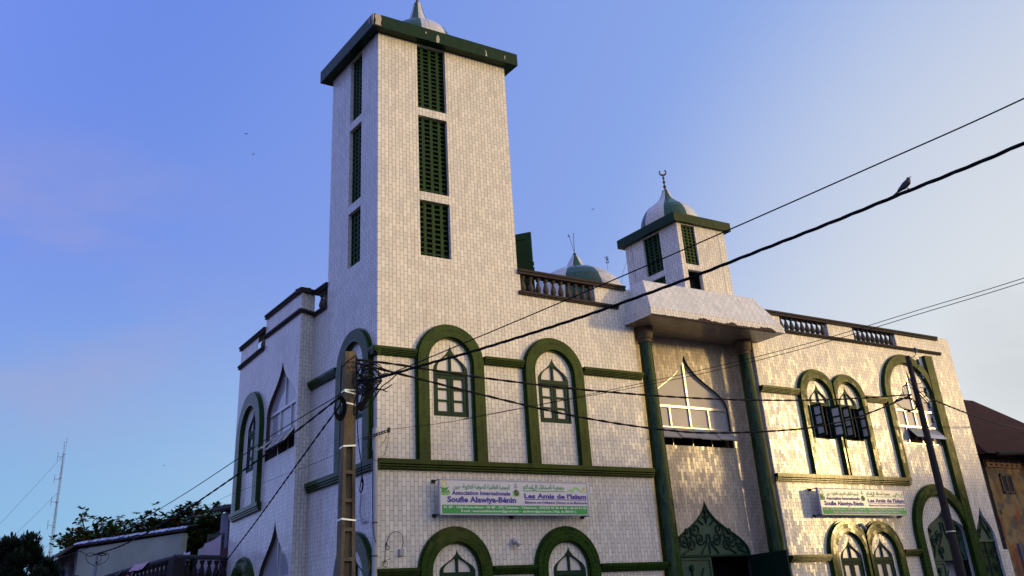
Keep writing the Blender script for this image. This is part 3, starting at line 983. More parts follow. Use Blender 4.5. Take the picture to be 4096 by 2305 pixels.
finial((2.0, 1.45, T1+2.07), minaret, 1.1)
# ------------------------------------------------------------------ portal canopy
mb = MB()
x0, x1, pp, zb, t0, t1, qq, zt = 7.419, 12.508, 1.119, 3.467, 7.764, 12.014, .564, 4.618
zm = zb+.22
kx = .08
F0 = [(x0, -pp, zb), (x1, -pp, zb), (x1, 0, zb), (x0, 0, zb)]
F1 = [(x0+.03, -pp+.03, zm), (x1-.05, -pp+.03, zm), (x1-.05, 0, zm), (x0+.03, 0, zm)]
F2 = [(t0, -qq, zt), (t1, -qq, zt), (t1, 0, zt), (t0, 0, zt)]
def quad_uv(a, b, c, d, sw=False):
    a, b, c, d = map(Vector, (a, b, c, d))
    h = ((d-a).length+(c-b).length)/2
    s0 = (b-a).normalized()
    uv = [(0, 0), ((b-a).length, 0), ((c-a).dot(s0), h), ((d-a).dot(s0), h)]
    if sw:
        uv = [(y, x) for x, y in uv]
    return uv
for lo, hi, sw in ((F0, F1, False), (F1, F2, False)):
    mb.poly([lo[0], lo[1], hi[1], hi[0]], quad_uv(lo[0], lo[1], hi[1], hi[0], sw))
    mb.poly([lo[1], lo[2], hi[2], hi[1]], quad_uv(lo[1], lo[2], hi[2], hi[1], sw))
    mb.poly([lo[3], lo[0], hi[0], hi[3]], quad_uv(lo[3], lo[0], hi[0], hi[3], sw))
mb.poly(F2, [(p[0], p[1]) for p in F2])
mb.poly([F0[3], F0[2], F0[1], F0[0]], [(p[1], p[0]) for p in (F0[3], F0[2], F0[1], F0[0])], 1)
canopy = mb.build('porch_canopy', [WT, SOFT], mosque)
# broken lower edge of the canopy
random.seed(5)
mb = MB()
PCN = Plane((0, -pp, 0), (1, 0, 0), (0, -1, 0))
topl = []; n = 90; hh_ = .05
for i in range(n+1):
    u = 9.0+3.12*i/n
    hh_ += random.uniform(-.022, .022)
    if i in (30, 31, 58, 59):
        hh_ -= .03
    hh_ = min(.10, max(.03, hh_))
    topl.append((u, zb+hh_*min(1, i/6, (n-i)/5)))
prism(mb, PCN, [(9.0, zb-.02), (12.12, zb-.02)]+topl[::-1], (), -.05, .006)
mb.build('broken_edge', BROKEN, canopy)
mb = MB()
pts = []
for i in range(22):
    u = 7.42+1.7*i/21
    pts.append((u, zb+.022+.014*random.random()))
prism(mb, PCN, [(7.42, zb-.02), (9.12, zb-.02)]+pts[::-1], (), -.03, .004)
mb.build('worn_edge', COP, canopy)
mb = MB()
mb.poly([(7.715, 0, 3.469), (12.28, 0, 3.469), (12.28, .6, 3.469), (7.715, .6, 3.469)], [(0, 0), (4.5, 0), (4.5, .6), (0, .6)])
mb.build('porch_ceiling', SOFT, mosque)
# columns
def column(cx, cy):
    mb_ = MB()
    ztop = zb-.42
    pr = [(.245-.0*(i), GZ) for i in (0,)]
    pr = [(.235, GZ), (.232, -2.5), (.205, 0), (.172, ztop)]
    lathe(mb_, (cx, cy, 0), pr, 20, uvr=.2)
    c = mb_.build('porch_column', CT, mosque, smooth=True)
    mb_ = MB()
    lathe(mb_, (cx, cy, ztop), [(.17, 0), (.205, .01), (.205, .04), (.175, .055), (.175, .10), (.215, .12), (.225, .15), (.215, .17), (.23, .20), (.245, .26), (.245, .34), (.255, .36), (.255, .415)], 24)
    mb_.build('capital', CAPM, c, smooth=False)
column(8.10, .03)
column(11.88, .03)
# ------------------------------------------------------------------ small turret over the porch
tx0, tx1, ty0, ty1, tz0, tz1 = 9.898, 11.849, 0., 2.426, 6.909, 7.183
mb = MB()
PT1 = Plane((tx0, ty0, 0), (1, 0, 0), (0, -1, 0))
PT2 = Plane((tx0, ty0, 0), (0, 1, 0), (-1, 0, 0))
PT3 = Plane((tx1, ty0, 0), (0, 1, 0), (1, 0, 0))
PT4 = Plane((tx0, ty1, 0), (1, 0, 0), (0, 1, 0))
prism(mb, PT1, rect(0, tx1-tx0, 4.55, tz0), [rect(.17, .715, 5.625, tz0-.03), rect(.20, .75, 4.57, 5.45)], -.13, 0, sides=False)
prism(mb, PT2, rect(0, ty1, 4.0, tz0), [rect(.80, 1.57, 5.65, tz0-.03), rect(.785, 1.45, 4.6, 5.475)], -.13, 0, sides=False)
prism(mb, PT3, rect(0, ty1, 4.0, tz0), (), -.1, 0, sides=False)
prism(mb, PT4, rect(0, tx1-tx0, 4.0, tz0), (), -.1, 0, sides=False)
turret = mb.build('turret', WT, mosque)
grille(PT1, .17, .715, 5.625, tz0-.03, 4, 12, turret, ms=.055, w=-.05)
grille(PT2, .80, 1.57, 5.65, tz0-.03, 4, 12, turret, ms=.08, w=-.06)
grille(PT2, .785, 1.45, 4.6, 5.475, 4, 8, turret, ms=.08, w=-.06)
mb = MB()
box(mb, PT1, .25, 1.7, 4.2, 6.85, -2.2, -.35)
mb.build('shaft', DARK, turret)  # black box in place of the turret's unlit inside
mb = MB()
box(mb, PT1, 1.655, 1.70, 4.6, tz0, -.01, .004, back=False)
box(mb, PT2, 2.10, 2.13, 4.6, tz0, -.01, .004, back=False)
mb.build('joint_strip', PIPE, turret)
slabcap(9.736, 12.081, -.116, 2.608, tz0, tz1, turret)
dome((10.85, 1.24, tz1), .95, turret, ph=R(8))
finial((10.85, 1.24, tz1+1.5*.95-.04), turret, .92, rot=R(-35))
# ------------------------------------------------------------------ big dome on the roof behind
BIGP = [(1, -.5), (1, .0), (1, .2), (.98, .38), (.92, .58), (.82, .76), (.68, .90), (.50, 1.0), (.36, 1.045), (.25, 1.065), (.205, 1.12), (.15, 1.21), (.095, 1.31), (.04, 1.39)]
bd = dome((10.25, 5.5, 5.40), 1.70, mosque, prof=BIGP, ph=R(8))
mb = MB()
lathe(mb, (10.25, 5.5, 5.40+1.39*1.70-.06), [(.075, 0), (.085, .04), (.05, .10), (.01, .16)], 12)
a = (10.25, 5.5, 7.86)
tube(mb, [a, (10.22, 5.42, 8.55)], .010, 5)
tube(mb, [a, (10.02, 5.45, 8.50)], .008, 5)
tube(mb, [(9.99, 5.45, 8.42), (10.07, 5.45, 8.40)], .02, 5)
mb.build('finial_rods', IRON, bd)
# weeds on the dome
random.seed(3)
# roof door leaf standing open behind the minaret
a, b = Vector((4.02, 1.46, 0)), Vector((4.81, .41, 0))
dd = (b-a).normalized()
Q = Plane(a, dd, (-dd.y*-1, dd.x*-1, 0))
Q = Plane(a, dd, (dd.y, -dd.x, 0))
ln = (b-a).length
mb = MB()
box(mb, Q, 0, ln, 3.95, 5.90, -.02, .02)
for z0_, z1_ in ((4.05, 4.50), (4.72, 5.72)):
    for u0_, u1_ in ((ln-.82, ln-.30),):
        pass
for args in ((ln-.16, ln, 3.95, 5.9), (ln-.98, ln-.84, 3.95, 5.9), (0, .12, 3.95, 5.9), (ln-.84, ln-.16, 5.72, 5.9), (ln-.84, ln-.16, 4.75, 4.93), (ln-.84, ln-.16, 3.95, 4.1)):
    box(mb, Q, *args, .02, .045, back=False)
for z in (4.95, 4.80):
    box(mb, Q, ln-.01, ln+.025, z, z+.10, -.01, .02)
mb.build('roof_door', GP, mosque)
# ------------------------------------------------------------------ small fittings on the front
mb = MB()
box(mb, PF, 22.2305, 22.50, GZ, -2.33, -.3, .0)
mb.build('lower_wall_end', WT, mosque)
# ------------------------------------------------------------------ lettering
def text_mesh(s, font_offset=0., res=2):
    c = bpy.data.curves.new('lettering', 'FONT')
    c.body = s
    c.size = 1.0
    c.offset = font_offset
    c.resolution_u = res
    o_ = bpy.data.objects.new('lettering', c)
    COL.objects.link(o_)
    dg = bpy.context.evaluated_depsgraph_get()
    me = bpy.data.meshes.new_from_object(o_.evaluated_get(dg))
    bpy.data.objects.remove(o_)
    return me
def put_text(P, s, u0, u1, v0, cap, w, mat, parent, off=.02, capref=.70, sy=None):
    me = text_mesh(s, off)
    xs = [v.co.x for v in me.vertices]
    a, b = min(xs), max(xs)
    k = (u1-u0)/(b-a)
    ky = cap/capref
    for v in me.vertices:
        v.co = P.p(u0+(v.co.x-a)*k, v0+v.co.y*ky, w)
    me.materials.clear()
    me.materials.append(mat)
    o_ = bpy.data.objects.new('lettering', me)
    COL.objects.link(o_)
    o_.parent = parent
    return o_
# Arabic letters in their joined forms, written in visual order
AR1 = "\uFEE6\uFEF4\uFEE8\uFE91 - \uFE94\uFEF3\uFEED\uFEFC\uFECC\uFEDF\uFE8D \uFE94\uFEF4\uFED3\uFEEE\uFEBC\uFEDF\uFE8D \uFE94\uFEF4\uFEE4\uFEDF\uFE8E\uFECC\uFEDF\uFE8D \uFE94\uFEF4\uFECC\uFEE4\uFEA0\uFEDF\uFE8D"
AR2 = "\uFEE1\uFEFC\uFEB3\uFE87\uFEDD\uFE8D \uFE80\uFE8E\uFED7\uFEAA\uFEBB\uFE83 \uFE94\uFEF4\uFECC\uFEE4\uFE9F"
BLUE = flat('sign_violet_ink', (.060, .045, .34))
GRN = flat('sign_green_ink', (.025, .36, .07))
LGRN = flat('sign_lime_ink', (.34, .68, .22))
BLK = flat('sign_black_ink', (.02, .02, .02))
WHI = flat('sign_white_ink', (.78, .78, .78))
YEL = flat('sign_yellow_ink', (.75, .62, .10))
GRY = flat('sign_grey_ink', (.35, .36, .38))
SGN = plain('sign_vinyl', (.68, .69, .69), .28, .04, 2)
SFR = plain('sign_frame_metal', (.38, .42, .50), .4, .08)
def ring(cx, cy, r0, r1, a0=0., a1=360., n=24, taper=False):
    pts = []
    for i in range(n+1):
        a = R(a0+(a1-a0)*i/n)
        pts.append((cx+r1*math.cos(a), cy+r1*math.sin(a)))
    for i in range(n, -1, -1):
        a = R(a0+(a1-a0)*i/n)
        rr = r0
        if taper:
            t = 1-abs(2*i/n-1)
            rr = r1-(r1-r0)*min(1, t*2)
        pts.append((cx+rr*math.cos(a), cy+rr*math.sin(a)))
    return pts
def signboard(ux0, ux1, zt_, zb_, w, label, brx):
    W_ = ux1-ux0; Hh = zt_-zb_
    so = empty('sign_board', (ux0, -w, zb_), label, 'sign', 'identical banner signs on the mosque front')
    P = Plane((0, w, 0), (1, 0, 0), (0, -1, 0))       # local to the empty
    P = Plane((0, 0, 0), (1, 0, 0), (0, -1, 0))
    mb_ = MB()
    box(mb_, P, 0, W_, 0, Hh, -.06, 0)
    pan = mb_.build('panel', SGN, so)
    mb_ = MB()
    t = .018
    for a_ in ((-.008, W_+.008, -.010, t), (-.008, W_+.008, Hh-t, Hh+.010), (-.008, t, t, Hh-t), (W_-t, W_+.008, t, Hh-t)):
        box(mb_, P, *a_, -.065, .006)
    mb_.build('frame', SFR, so)
    U = lambda u: u*W_
    V = lambda v: v*Hh
    e = .003
    mb_ = MB()
    prism(mb_, P, rect(U(.012), U(.990), V(.03), V(.275)), (), 0, e)
    prism(mb_, P, rect(U(.545), U(.835), V(.70), V(.722)), (), 0, e)
    prism(mb_, P, ring(U(.030), V(.83), .085*Hh, .155*Hh, 190, 350, taper=True), (), 0, e)
    mb_.build('green_print', GRN, so)
    mb_ = MB()
    prism(mb_, P, rect(U(.548), U(.990), V(.448), V(.468)), (), 0, e)
    mb_.build('underline', BLUE, so)
    mb_ = MB()
    prism(mb_, P, rect(U(.008), U(.063), V(.545), V(.69)), (), 0, e)
    prism(mb_, P, rect(U(.471), U(.520), V(.54), V(.69)), (), 0, e)
    mb_.build('emblem_square', LGRN, so)
    mb_ = MB()
    top = [(.842, .66), (.858, .76), (.875, .79), (.890, .77), (.905, .86), (.922, .87), (.942, .80), (.962, .72), (.985, .71)]
    bot = [(.985, .69), (.960, .69), (.938, .75), (.920, .80), (.906, .78), (.896, .68), (.890, .66), (.874, .735), (.858, .71)]
    prism(mb_, P, [(U(a_), V(b_)) for a_, b_ in top[::-1]+bot[::-1]], (), 0, e)
    mb_.build('wave_emblem', LGRN, so)
    mb_ = MB()
    prism(mb_, P, ring(U(.030), V(.86), .070*Hh, .105*Hh, 0, 359.9), (), 0, e+.001)
    prism(mb_, P, ring(U(.974), V(.80), 0.001, .060*Hh, 0, 359.9), (), 0, e+.001)
    mb_.build('yellow_print', YEL, so)
    mb_ = MB()
    prism(mb_, P, [(U(.478), V(.79)), (U(.508), V(.79)), (U(.502), V(.83)), (U(.499), V(.90)), (U(.494), V(.95)), (U(.489), V(.90)), (U(.484), V(.83))], (), 0, e)
    mb_.build('grey_print', GRY, so)
    mb_ = MB()
    for k in range(8):
        a_ = k*math.pi/4
        prism(mb_, P, ring(U(.4955)+.060*Hh*math.cos(a_), V(.65)+.060*Hh*math.sin(a_), .026*Hh, .040*Hh, 0, 359.9, 12), (), 0, e+.002+.0006*k)
    mb_.build('knot_print', BLK, so)
    T = lambda s, u0, u1, v0, cap, mat, off=.02, **kw: put_text(P, s, U(u0), U(u1), V(v0), cap*Hh, e+.003, mat, so, off, **kw)
    T("AISA", .010, .062, .61, .085, BLK, .0)
    T("Benin", .020, .052, .56, .045, GRN, .0)
    T(AR1, .085, .452, .745, .13, GRN, .012)
    T("Association Internationale", .075, .455, .565, .115, BLUE, .03)
    T("Soufie Alawiya-B\u00e9nin", .045, .490, .355, .155, BLUE, .04)
    T(AR2, .545, .832, .775, .13, GRN, .018)
    T("Les Amis de l'Islam", .548, .988, .495, .135, BLUE, .04)
    T("B\u00e2tissons une Civilisation d'Amour et de Mis\u00e9ricorde", .550, .992, .335, .075, BLUE, .02)
    T("01 BP : 1226 Porto-Novo - 06 BP : 372 Cotonou - T\u00e9l\u00e9phone : (00229) 95 96 36 83 / 66 04 51 43", .022, .980, .180, .065, WHI, .025)
    T("E-mail : lesamisdelislambenin@gmail.com -  aisabenin@gmail.com ( R\u00e9p. du BENIN )", .130, .905, .075, .060, WHI, .025)
    mb_ = MB()
    for u, v in brx:
        tube(mb_, [P.p(u, v, .0), P.p(u, v, -w-.005)], .014, 6)
        box(mb_, P, u-.035, u+.035, v-.035, v+.035, -w-.012, -w+.02)
        box(mb_, P, u-.02, u+.02, v-.05, v+.02, -w+.05, -w+.09)
    mb_.build('bracket', IRON, so)
    return so
signboard(1.36, 5.39, -.68, -1.405, .30, 'long white and green sign board under the left arches, its printing evenly coloured', [(0, .72), (.0, .01), (2.0, -.01), (4.02, -.01)])
signboard(13.53, 17.32, -.655, -1.36, .33, 'long sign board over the joined twin arches near the wooden pole, its print washed gold', [(0, .70), (.0, .0), (3.76, .0)])
# ------------------------------------------------------------------ lamp fittings and cables fixed to the front
def flood(x, z, label):
    o_ = empty('security_lamp', (x, -.0, z), label, 'lamp', 'small wall lamps between the lower arches')
    mb_ = MB()
    P = Plane((0, 0, 0), (1, 0, 0), (0, -1, 0))
    lathe(mb_, (0, -.05, .02), [(.001, -.05), (.045, -.04), (.055, 0), (.045, .04), (.001, .05)], 12)
    tube(mb_, [(0, 0, .02), (0, -.05, .02)], .02, 6)
    mb_.build('mount', flat('lamp_white_plastic', (.5, .5, .52)), o_)
    mb_ = MB()
    tube(mb_, [(.0, -.07, .0), (.05, -.15, -.10)], .03, 10, rend=.045)
    tube(mb_, [(-.03, -.07, .0), (-.08, -.14, -.06)], .025, 10, rend=.038)
    mb_.build('lamp_head', flat('lamp_grey_plastic', (.30, .31, .33)), o_)
flood(3.40, -1.93, 'small white twin lamp on the wall between the two separate lower arches')
flood(15.45, -1.62, 'small grey lamp in the notch between the joined lower arches')
mb = MB()
box(mb, PF, .50, .60, -2.19, -2.06, 0, .07)
single(mb, 'junction_box', PIPE, 'small grey junction box on white tiles near the corner pipe', 'junction box')
mb = MB()
tube(mb, catmull([PF.p(.57, -2.06, .03), PF.p(.60, -1.92, .04), PF.p(.54, -1.76, .05), PF.p(.40, -1.72, .05), PF.p(.27, -1.80, .04), PF.p(.22, -1.95, .03), PF.p(.27, -2.03, .04), PF.p(.22, -2.07, .04), PF.p(.19, -1.98, .04), PF.p(.24, -1.86, .05)], 6), .006, 5)
tube(mb, catmull([PF.p(.24, -1.86, .04), PF.p(.19, -2.05, .03), PF.p(.17, -2.28, .03), PF.p(.12, -2.36, .04), PF.p(.20, -2.40, .05), PF.p(.22, -2.30, .05), PF.p(.12, -2.30, .04), PF.p(.28, -2.24, .08)], 6), .006, 5)
single(mb, 'loose_cable', RUB, 'thin black cable looping from the grey junction box across the white tiles', 'cable')
# corner conduit pipe
mb = MB()
tube(mb, [(-.10, -.11, GZ), (-.10, -.11, .37)], .055, 12)
cp_ = empty('conduit_pipe', (-.10, -.11, GZ), 'tall pale grey conduit pipe running up the corner of the mosque', 'pipe')
mb2 = MB()
tube(mb2, [(0, 0, 0), (0, 0, .37-GZ)], .055, 12)
mb2.build('tube', PIPE, cp_)
mb2 = MB()
for z in (-1.56, -2.20):
    lathe(mb2, (0, 0, z-GZ), [(.056, 0), (.064, .004), (.064, .018), (.056, .022)], 12)
    tube(mb2, [(-.06, 0, z-GZ+.01), (-.10, .01, z-GZ-.06)], .005, 4)
mb2.build('strap', IRON, cp_)
# perforated bracket with insulators on the corner
br = empty('wire_bracket', (-.10, -.2, .22), 'black perforated wire bracket projecting at the top of the corner pipe', 'bracket')
mb2 = MB()
P = Plane((0, 0, 0), (.34, .0, 0), (0, -1, 0))
for k in range(10):
    a = -.30+.062*k
    q0 = Vector((a, .02, a*.34)); q1 = Vector((a+.05, .02, (a+.05)*.34))
    tube(mb2, [q0+Vector((0, 0, .022)), q1+Vector((.012, 0, .026))], .010, 4)
    tube(mb2, [q0-Vector((0, 0, .022)), q1+Vector((.012, 0, -.018))], .010, 4)
    tube(mb2, [q0+Vector((0, 0, .022)), q0-Vector((0, 0, .022))], .012, 4)
tube(mb2, [(.30, .02, .06), (.30, .02, .16)], .035, 8)
mb2.build('rail', IRON, br)
# ------------------------------------------------------------------ concrete street pole
POLE = Vector((-2.30, -3.54, GZ))
cpole = empty('utility_pole', POLE, 'square weathered concrete utility pole with recessed panels in front of the minaret corner', 'utility pole')
az = 180+24.45-16
nrm = Vector((math.sin(R(az)), math.cos(R(az)), 0))
PP = Plane((0, 0, 0), (-nrm.y, nrm.x, 0), nrm)      # front face of the pole, centred
hP = 6.33
hw_ = lambda z: .092+(.150-.092)*(1-z/hP)
dp_ = lambda z: .11+(.17-.11)*(1-z/hP)
mb = MB()
def pbox(u0, u1, z0, z1, f0, f1):
    """piece of the tapered pole; u in half-widths, f in half-depths"""
    c = []
    for z in (z0, z1):
        for f in (f0, f1):
            for u in (u0, u1):
                c.append(PP.p(u*hw_(z), z, f*dp_(z)))
    for fc in ((0, 1, 3, 2), (4, 6, 7, 5), (0, 2, 6, 4), (1, 5, 7, 3), (0, 4, 5, 1), (2, 3, 7, 6)):
        mb.poly([c[i] for i in fc])
ztopp = 4.66
pbox(-1, 1, ztopp, hP, -1, 1)
pbox(-1, -.52, 0, ztopp, -1, 1)
pbox(.52, 1, 0, ztopp, -1, 1)
pbox(-.52, .52, 0, ztopp, -.45, .45)
ph_ = .46
k = 0
while k*ph_ < ztopp:
    z = ztopp-(k+1)*ph_
    if z < 0:
        break
    pbox(-.52, .52, z, z+.055, .45, 1)
    pbox(-.52, .52, z, z+.055, -1, -.45)
    k += 1
mb.build('shaft', CONC, cpole)
mb = MB()
def band(z, tilt=0.):
    q = []
    for u, f in ((-1.04, 1.04), (1.04, 1.04), (1.04, -1.04), (-1.04, -1.04)):
        q.append((u, f, z+tilt*u))
    for i in range(4):
        a, b = q[i], q[(i+1) % 4]
        pts = [PP.p(a[0]*hw_(a[2]), a[2]-.012, a[1]*dp_(z)), PP.p(b[0]*hw_(b[2]), b[2]-.012, b[1]*dp_(z)), PP.p(b[0]*hw_(b[2]), b[2]+.014, b[1]*dp_(z)), PP.p(a[0]*hw_(a[2]), a[2]+.014, a[1]*dp_(z))]
        mb.poly(pts)
for z, tl in ((5.63, .0), (5.585, -.022), (5.39, -.02), (4.665, .006), (3.46, -.014)):
    band(z, tl)
mb.build('steel_band', STEEL, cpole)
mb = MB()
tube(mb, [(.10, -.16, 5.93), (.20, -.22, 5.88)], .012, 5)
tube(mb, [(.10, -.16, 5.83), (.20, -.22, 5.87)], .012, 5)
mb.build('hook', STEEL, cpole)
# cables gathered at the pole
def cable(paths, name, label, r_=.012, cat='cable', group=None, mat=RUB, tw=None):
    mb_ = MB()
    for p_ in paths:
        if tw:
            twisted(mb_, p_, tw[0], tw[1], tw[2], tw[3])
        else:
            tube(mb_, catmull(p_, 10), r_, 6)
    return single(mb_, name, mat, label, cat, group)
T1_ = [(-2.28,-3.77,.78),(-2.20,-3.81,.79),(-2.09,-3.86,.76),(-1.94,-3.93,.72)]
tang = [
 [(-2.28,-3.77,0.69),(-2.25,-3.79,0.59),(-2.18,-3.82,0.49),(-2.09,-3.86,0.43)],
 [(-2.20,-3.86,0.48),(-2.15,-3.89,0.65),(-2.02,-3.95,0.70),(-1.89,-4.01,0.62),(-1.65,-4.13,0.52)],
 [(-2.22,-3.91,0.47),(-2.16,-3.94,0.57),(-2.05,-3.99,0.59),(-1.97,-4.03,0.55),(-1.92,-4.05,0.40)],
 [(-2.15,-3.78,0.53),(-2.11,-3.79,0.65),(-2.03,-3.84,0.71),(-1.94,-3.88,0.70)],
 [(-2.18,-3.82,0.53),(-2.07,-3.87,0.56),(-1.98,-3.91,0.52),(-1.94,-3.93,0.44)],
 [(-2.29,-3.82,0.73),(-2.28,-3.83,0.58),(-2.22,-3.85,0.48),(-2.15,-3.88,0.32),(-2.03,-3.94,0.25),(-1.91,-4.00,0.24),(-1.80,-4.06,0.19)],
 [(-2.20,-3.97,0.30),(-2.11,-4.02,0.23),(-1.99,-4.07,0.21),(-1.88,-4.13,0.21),(-1.75,-4.19,0.29)],
 [(-1.70,-4.28,0.46),(-1.83,-4.21,0.33),(-1.94,-4.16,0.25),(-2.03,-4.11,0.09),(-2.11,-4.07,-0.04),(-2.22,-4.02,-0.13),(-2.33,-3.97,-0.21),(-2.38,-3.95,-0.20),(-2.36,-3.96,0.04),(-2.26,-4.00,0.23)],
 [(-2.07,-4.04,0.23),(-2.03,-4.05,0.17),(-2.00,-4.07,0.11)],
 [(-2.10,-3.91,0.33),(-2.14,-3.89,0.20),(-2.20,-3.86,0.07),(-2.24,-3.84,-0.05),(-2.24,-3.85,-0.12),(-2.20,-3.86,0.07),(-2.15,-3.88,0.31)],
 [(-2.52,-3.75,0.64),(-2.44,-3.79,0.74),(-2.35,-3.83,0.81),(-2.31,-3.84,0.84),(-2.29,-3.85,0.80),(-2.30,-3.85,0.67)]]
random.seed(11)
mb = MB()
for p_ in tang:
    tube(mb, catmull(p_, 8), .010, 6)
for k in range(16):   # dense knot where the service drops meet
    c = Vector((-2.10, -3.88, .40))
    ax = random.uniform(.08, .24); az_ = random.uniform(.08, .26)
    a0 = random.uniform(0, 6.28); tl = random.uniform(-.8, .8)
    c2_ = c+Vector((random.uniform(-.08, .12), random.uniform(-.05, .05), random.uniform(-.15, .12)))
    q = []
    for i in range(9):
        a = a0+i*random.uniform(.5, .62)
        q.append(c2_+Vector((ax*math.cos(a)*math.cos(tl), -ax*math.cos(a)*.5, az_*math.sin(a)+ax*math.cos(a)*math.sin(tl)*.4)))
    tube(mb, catmull(q, 6), .008, 5)
for k in range(7):    # strands sweeping down beside the pole
    s_ = k*.014
    tube(mb, catmull([(-2.12+s_, -3.90, .38), (-2.14+s_, -3.89, .12), (-2.22+s_*.6, -3.86, -.02-s_), (-2.26+s_*.5, -3.84, -.12)], 6), .010, 5)
single(mb, 'cable_tangle', RUB, 'knot of black looping wires beside the top of the concrete pole', 'cable bundle')
mb = MB()
for q in (((-1.93, -4.16, .45)), ((-1.87, -4.19, .46)), ((-1.97, -4.14, .35)), ((-2.04, -4.10, .36))):
    tube(mb, [Vector(q)+Vector((-.035, .01, -.01)), Vector(q)+Vector((.035, -.01, .01))], .026, 7)
    tube(mb, [Vector(q), Vector(q)+Vector((.01, 0, -.05))], .012, 5)
single(mb, 'cable_clamp', IRON, 'row of black cable clamps on the wires right of the concrete pole', 'clamp')
mb = MB()
for k in range(11):
    ax, az_ = .062+.0035*k, .135+.008*k
    c = Vector((-2.55+.003*math.sin(k), -3.71-.006*k, -.05-.004*k))
    q = [c+Vector((ax*math.cos(a), -.4*ax*math.cos(a)+.01*math.sin(3*a+k), az_*math.sin(a))) for a in [2*math.pi*i/20 for i in range(21)]]
    tube(mb, q, .0085, 5, cap=False)
single(mb, 'cable_coil', RUB, 'black cable coil hanging on the left side of the concrete pole', 'cable coil')
cable([[(-2.22,-3.69,-0.02),(-2.20,-3.70,-0.20),(-2.19,-3.70,-0.38),(-2.18,-3.71,-0.56),(-2.16,-3.72,-0.75),(-2.13,-3.73,-0.94),(-2.11,-3.74,-1.20),(-2.12,-3.74,-1.31)],
       [(-2.11,-3.74,-1.20),(-2.14,-3.72,-1.42),(-2.12,-3.73,-1.47),(-2.10,-3.74,-1.34),(-2.115,-3.74,-1.2)],
       [(-2.11,-3.74,-1.20),(-2.085,-3.74,-1.32),(-2.10,-3.74,-1.44)]], 'hanging_cable', 'short black cable hanging down right of the pole and ending in a loose loop', .010)
cable([[(-.03,.72,-.86),(-.04,.70,-.96),(-.04,.74,-1.23),(-.04,.67,-1.42),(-.04,.62,-1.47),(-.04,.42,-1.46)]], 'flexible_conduit', 'bent grey flexible conduit on the shaded tiles right of the concrete pole', .018, 'conduit', mat=PIPE)
cable([[(-.165,-.13,-.1),(-.165,-.13,-1.0),(-.165,-.14,-1.40),(-.15,-.15,-1.72),(-.10,-.17,-1.94)]], 'pipe_cable', 'thin black wire running down beside the grey corner pipe', .007)
# overhead lines
W1 = [(-2.25,-3.75,.36),(-2.10,-4.31,.34),(-1.53,-6.99,.48),(-.96,-9.66,.64),(-.55,-11.58,.77),(-.12,-13.60,.92),(.25,-15.34,1.06),(.9,-18.4,1.4)]
cable([W1], 'overhead_line', 'thin straight wire rising to the upper right corner above the twisted cable', .0095)
W2 = [(-2.22,-3.75,.42),(-2.10,-4.31,.35),(-1.81,-5.67,.31),(-1.57,-6.81,.27),(-1.14,-8.88,.25),(-.77,-10.65,.29),(-.51,-11.89,.35),(-.27,-12.99,.41),(-.08,-13.90,.47),(.06,-14.58,.51),(.19,-15.22,.56),(.8,-18.2,.85)]
cable([W2], 'overhead_line', 'thick twisted black cable crossing the whole front, carrying the dove', tw=(.0115, .0125, 3, .95))
AP = (.22, -.19, .36)
cable([[AP,(.35,-.35,.34),(.81,-2.55,.15),(1.62,-7.27,-.09),(2.10,-10.05,-.16),(2.45,-12.14,-.11),(2.68,-13.48,-.07),(3.2,-16.4,.08)],
       [(.81,-2.55,.15),(.89,-2.74,.165),(1.74,-7.34,-.12),(2.22,-9.94,-.18),(2.60,-12.03,-.12),(2.85,-13.38,-.07),(3.4,-16.2,.08)]],
      'overhead_line', 'pair of very thin wires from the corner bracket up to the right edge', .005)
W5 = [(-2.27,-3.78,.79),(-1.43,-3.78,.77),(.32,-3.71,.69),(2.79,-3.62,.65),(5.64,-3.52,.69),(8.27,-3.42,.81),(11.30,-3.31,1.04),(14.75,-3.18,1.42)]
cable([W5], 'overhead_line', 'upper of the two black cables strung between the concrete and the wooden pole', tw=(.010, .014, 2, .8))
W6 = [(-2.27,-3.81,.72),(-1.01,-3.76,.55),(.77,-3.70,.31),(2.72,-3.62,.09),(4.91,-3.54,-.04),(6.74,-3.47,-.03),(9.53,-3.37,.20),(11.44,-3.30,.50),(12.90,-3.25,.86),(14.72,-3.18,1.40)]
cable([W6], 'overhead_line', 'lower sagging black cable strung between the concrete and the wooden pole', tw=(.010, .014, 2, .8))
cable([[(15.30,-3.25,1.50),(16.17,-2.78,1.50),(19.11,-1.80,1.49),(22.70,-.60,1.57),(26.80,.77,1.76),(33.0,2.9,2.15)]], 'overhead_line', 'black cable leading from the wooden pole out to the right edge over the brown roof', tw=(.012, .016, 2, .9))
cable([[(-2.45,-3.70,.22),(-2.55,-.81,.06),(-2.53,1.79,-.09),(-2.49,5.62,-.28),(-2.45,10.55,-.44),(-2.41,14.47,-.50),(-2.38,17.08,-.49),(-2.3,24,-.3)]], 'overhead_line', 'thin wire descending left from the concrete pole, above the thicker one', .010)
cable([[(-2.50,-3.70,.15),(-2.63,-1.05,-.25),(-2.67,1.07,-.47),(-2.71,3.52,-.69),(-2.75,5.50,-.84),(-2.79,7.43,-.95),(-2.83,9.98,-1.03),(-2.88,12.35,-1.0)]], 'overhead_line', 'thicker wavy cable descending left to the small blue-grey pole', tw=(.009, .013, 2, .9))
cable([[(-2.88,12.35,-1.0),(-2.45,15.5,-.80),(-1.79,20.06,-.27),(-1.2,24,.2)]], 'overhead_line', 'cable sagging from the small blue-grey pole across the arcade', .014)
cable([[(-2.47,-3.60,.02),(-2.27,-1.78,-.38),(-1.82,.97,-.80),(-1.40,3.49,-1.17),(-.88,6.63,-1.60),(-.3,10,-2.1)]], 'overhead_line', 'steep black cable dropping left across the side wall to the balcony', tw=(.008, .010, 2, .7))
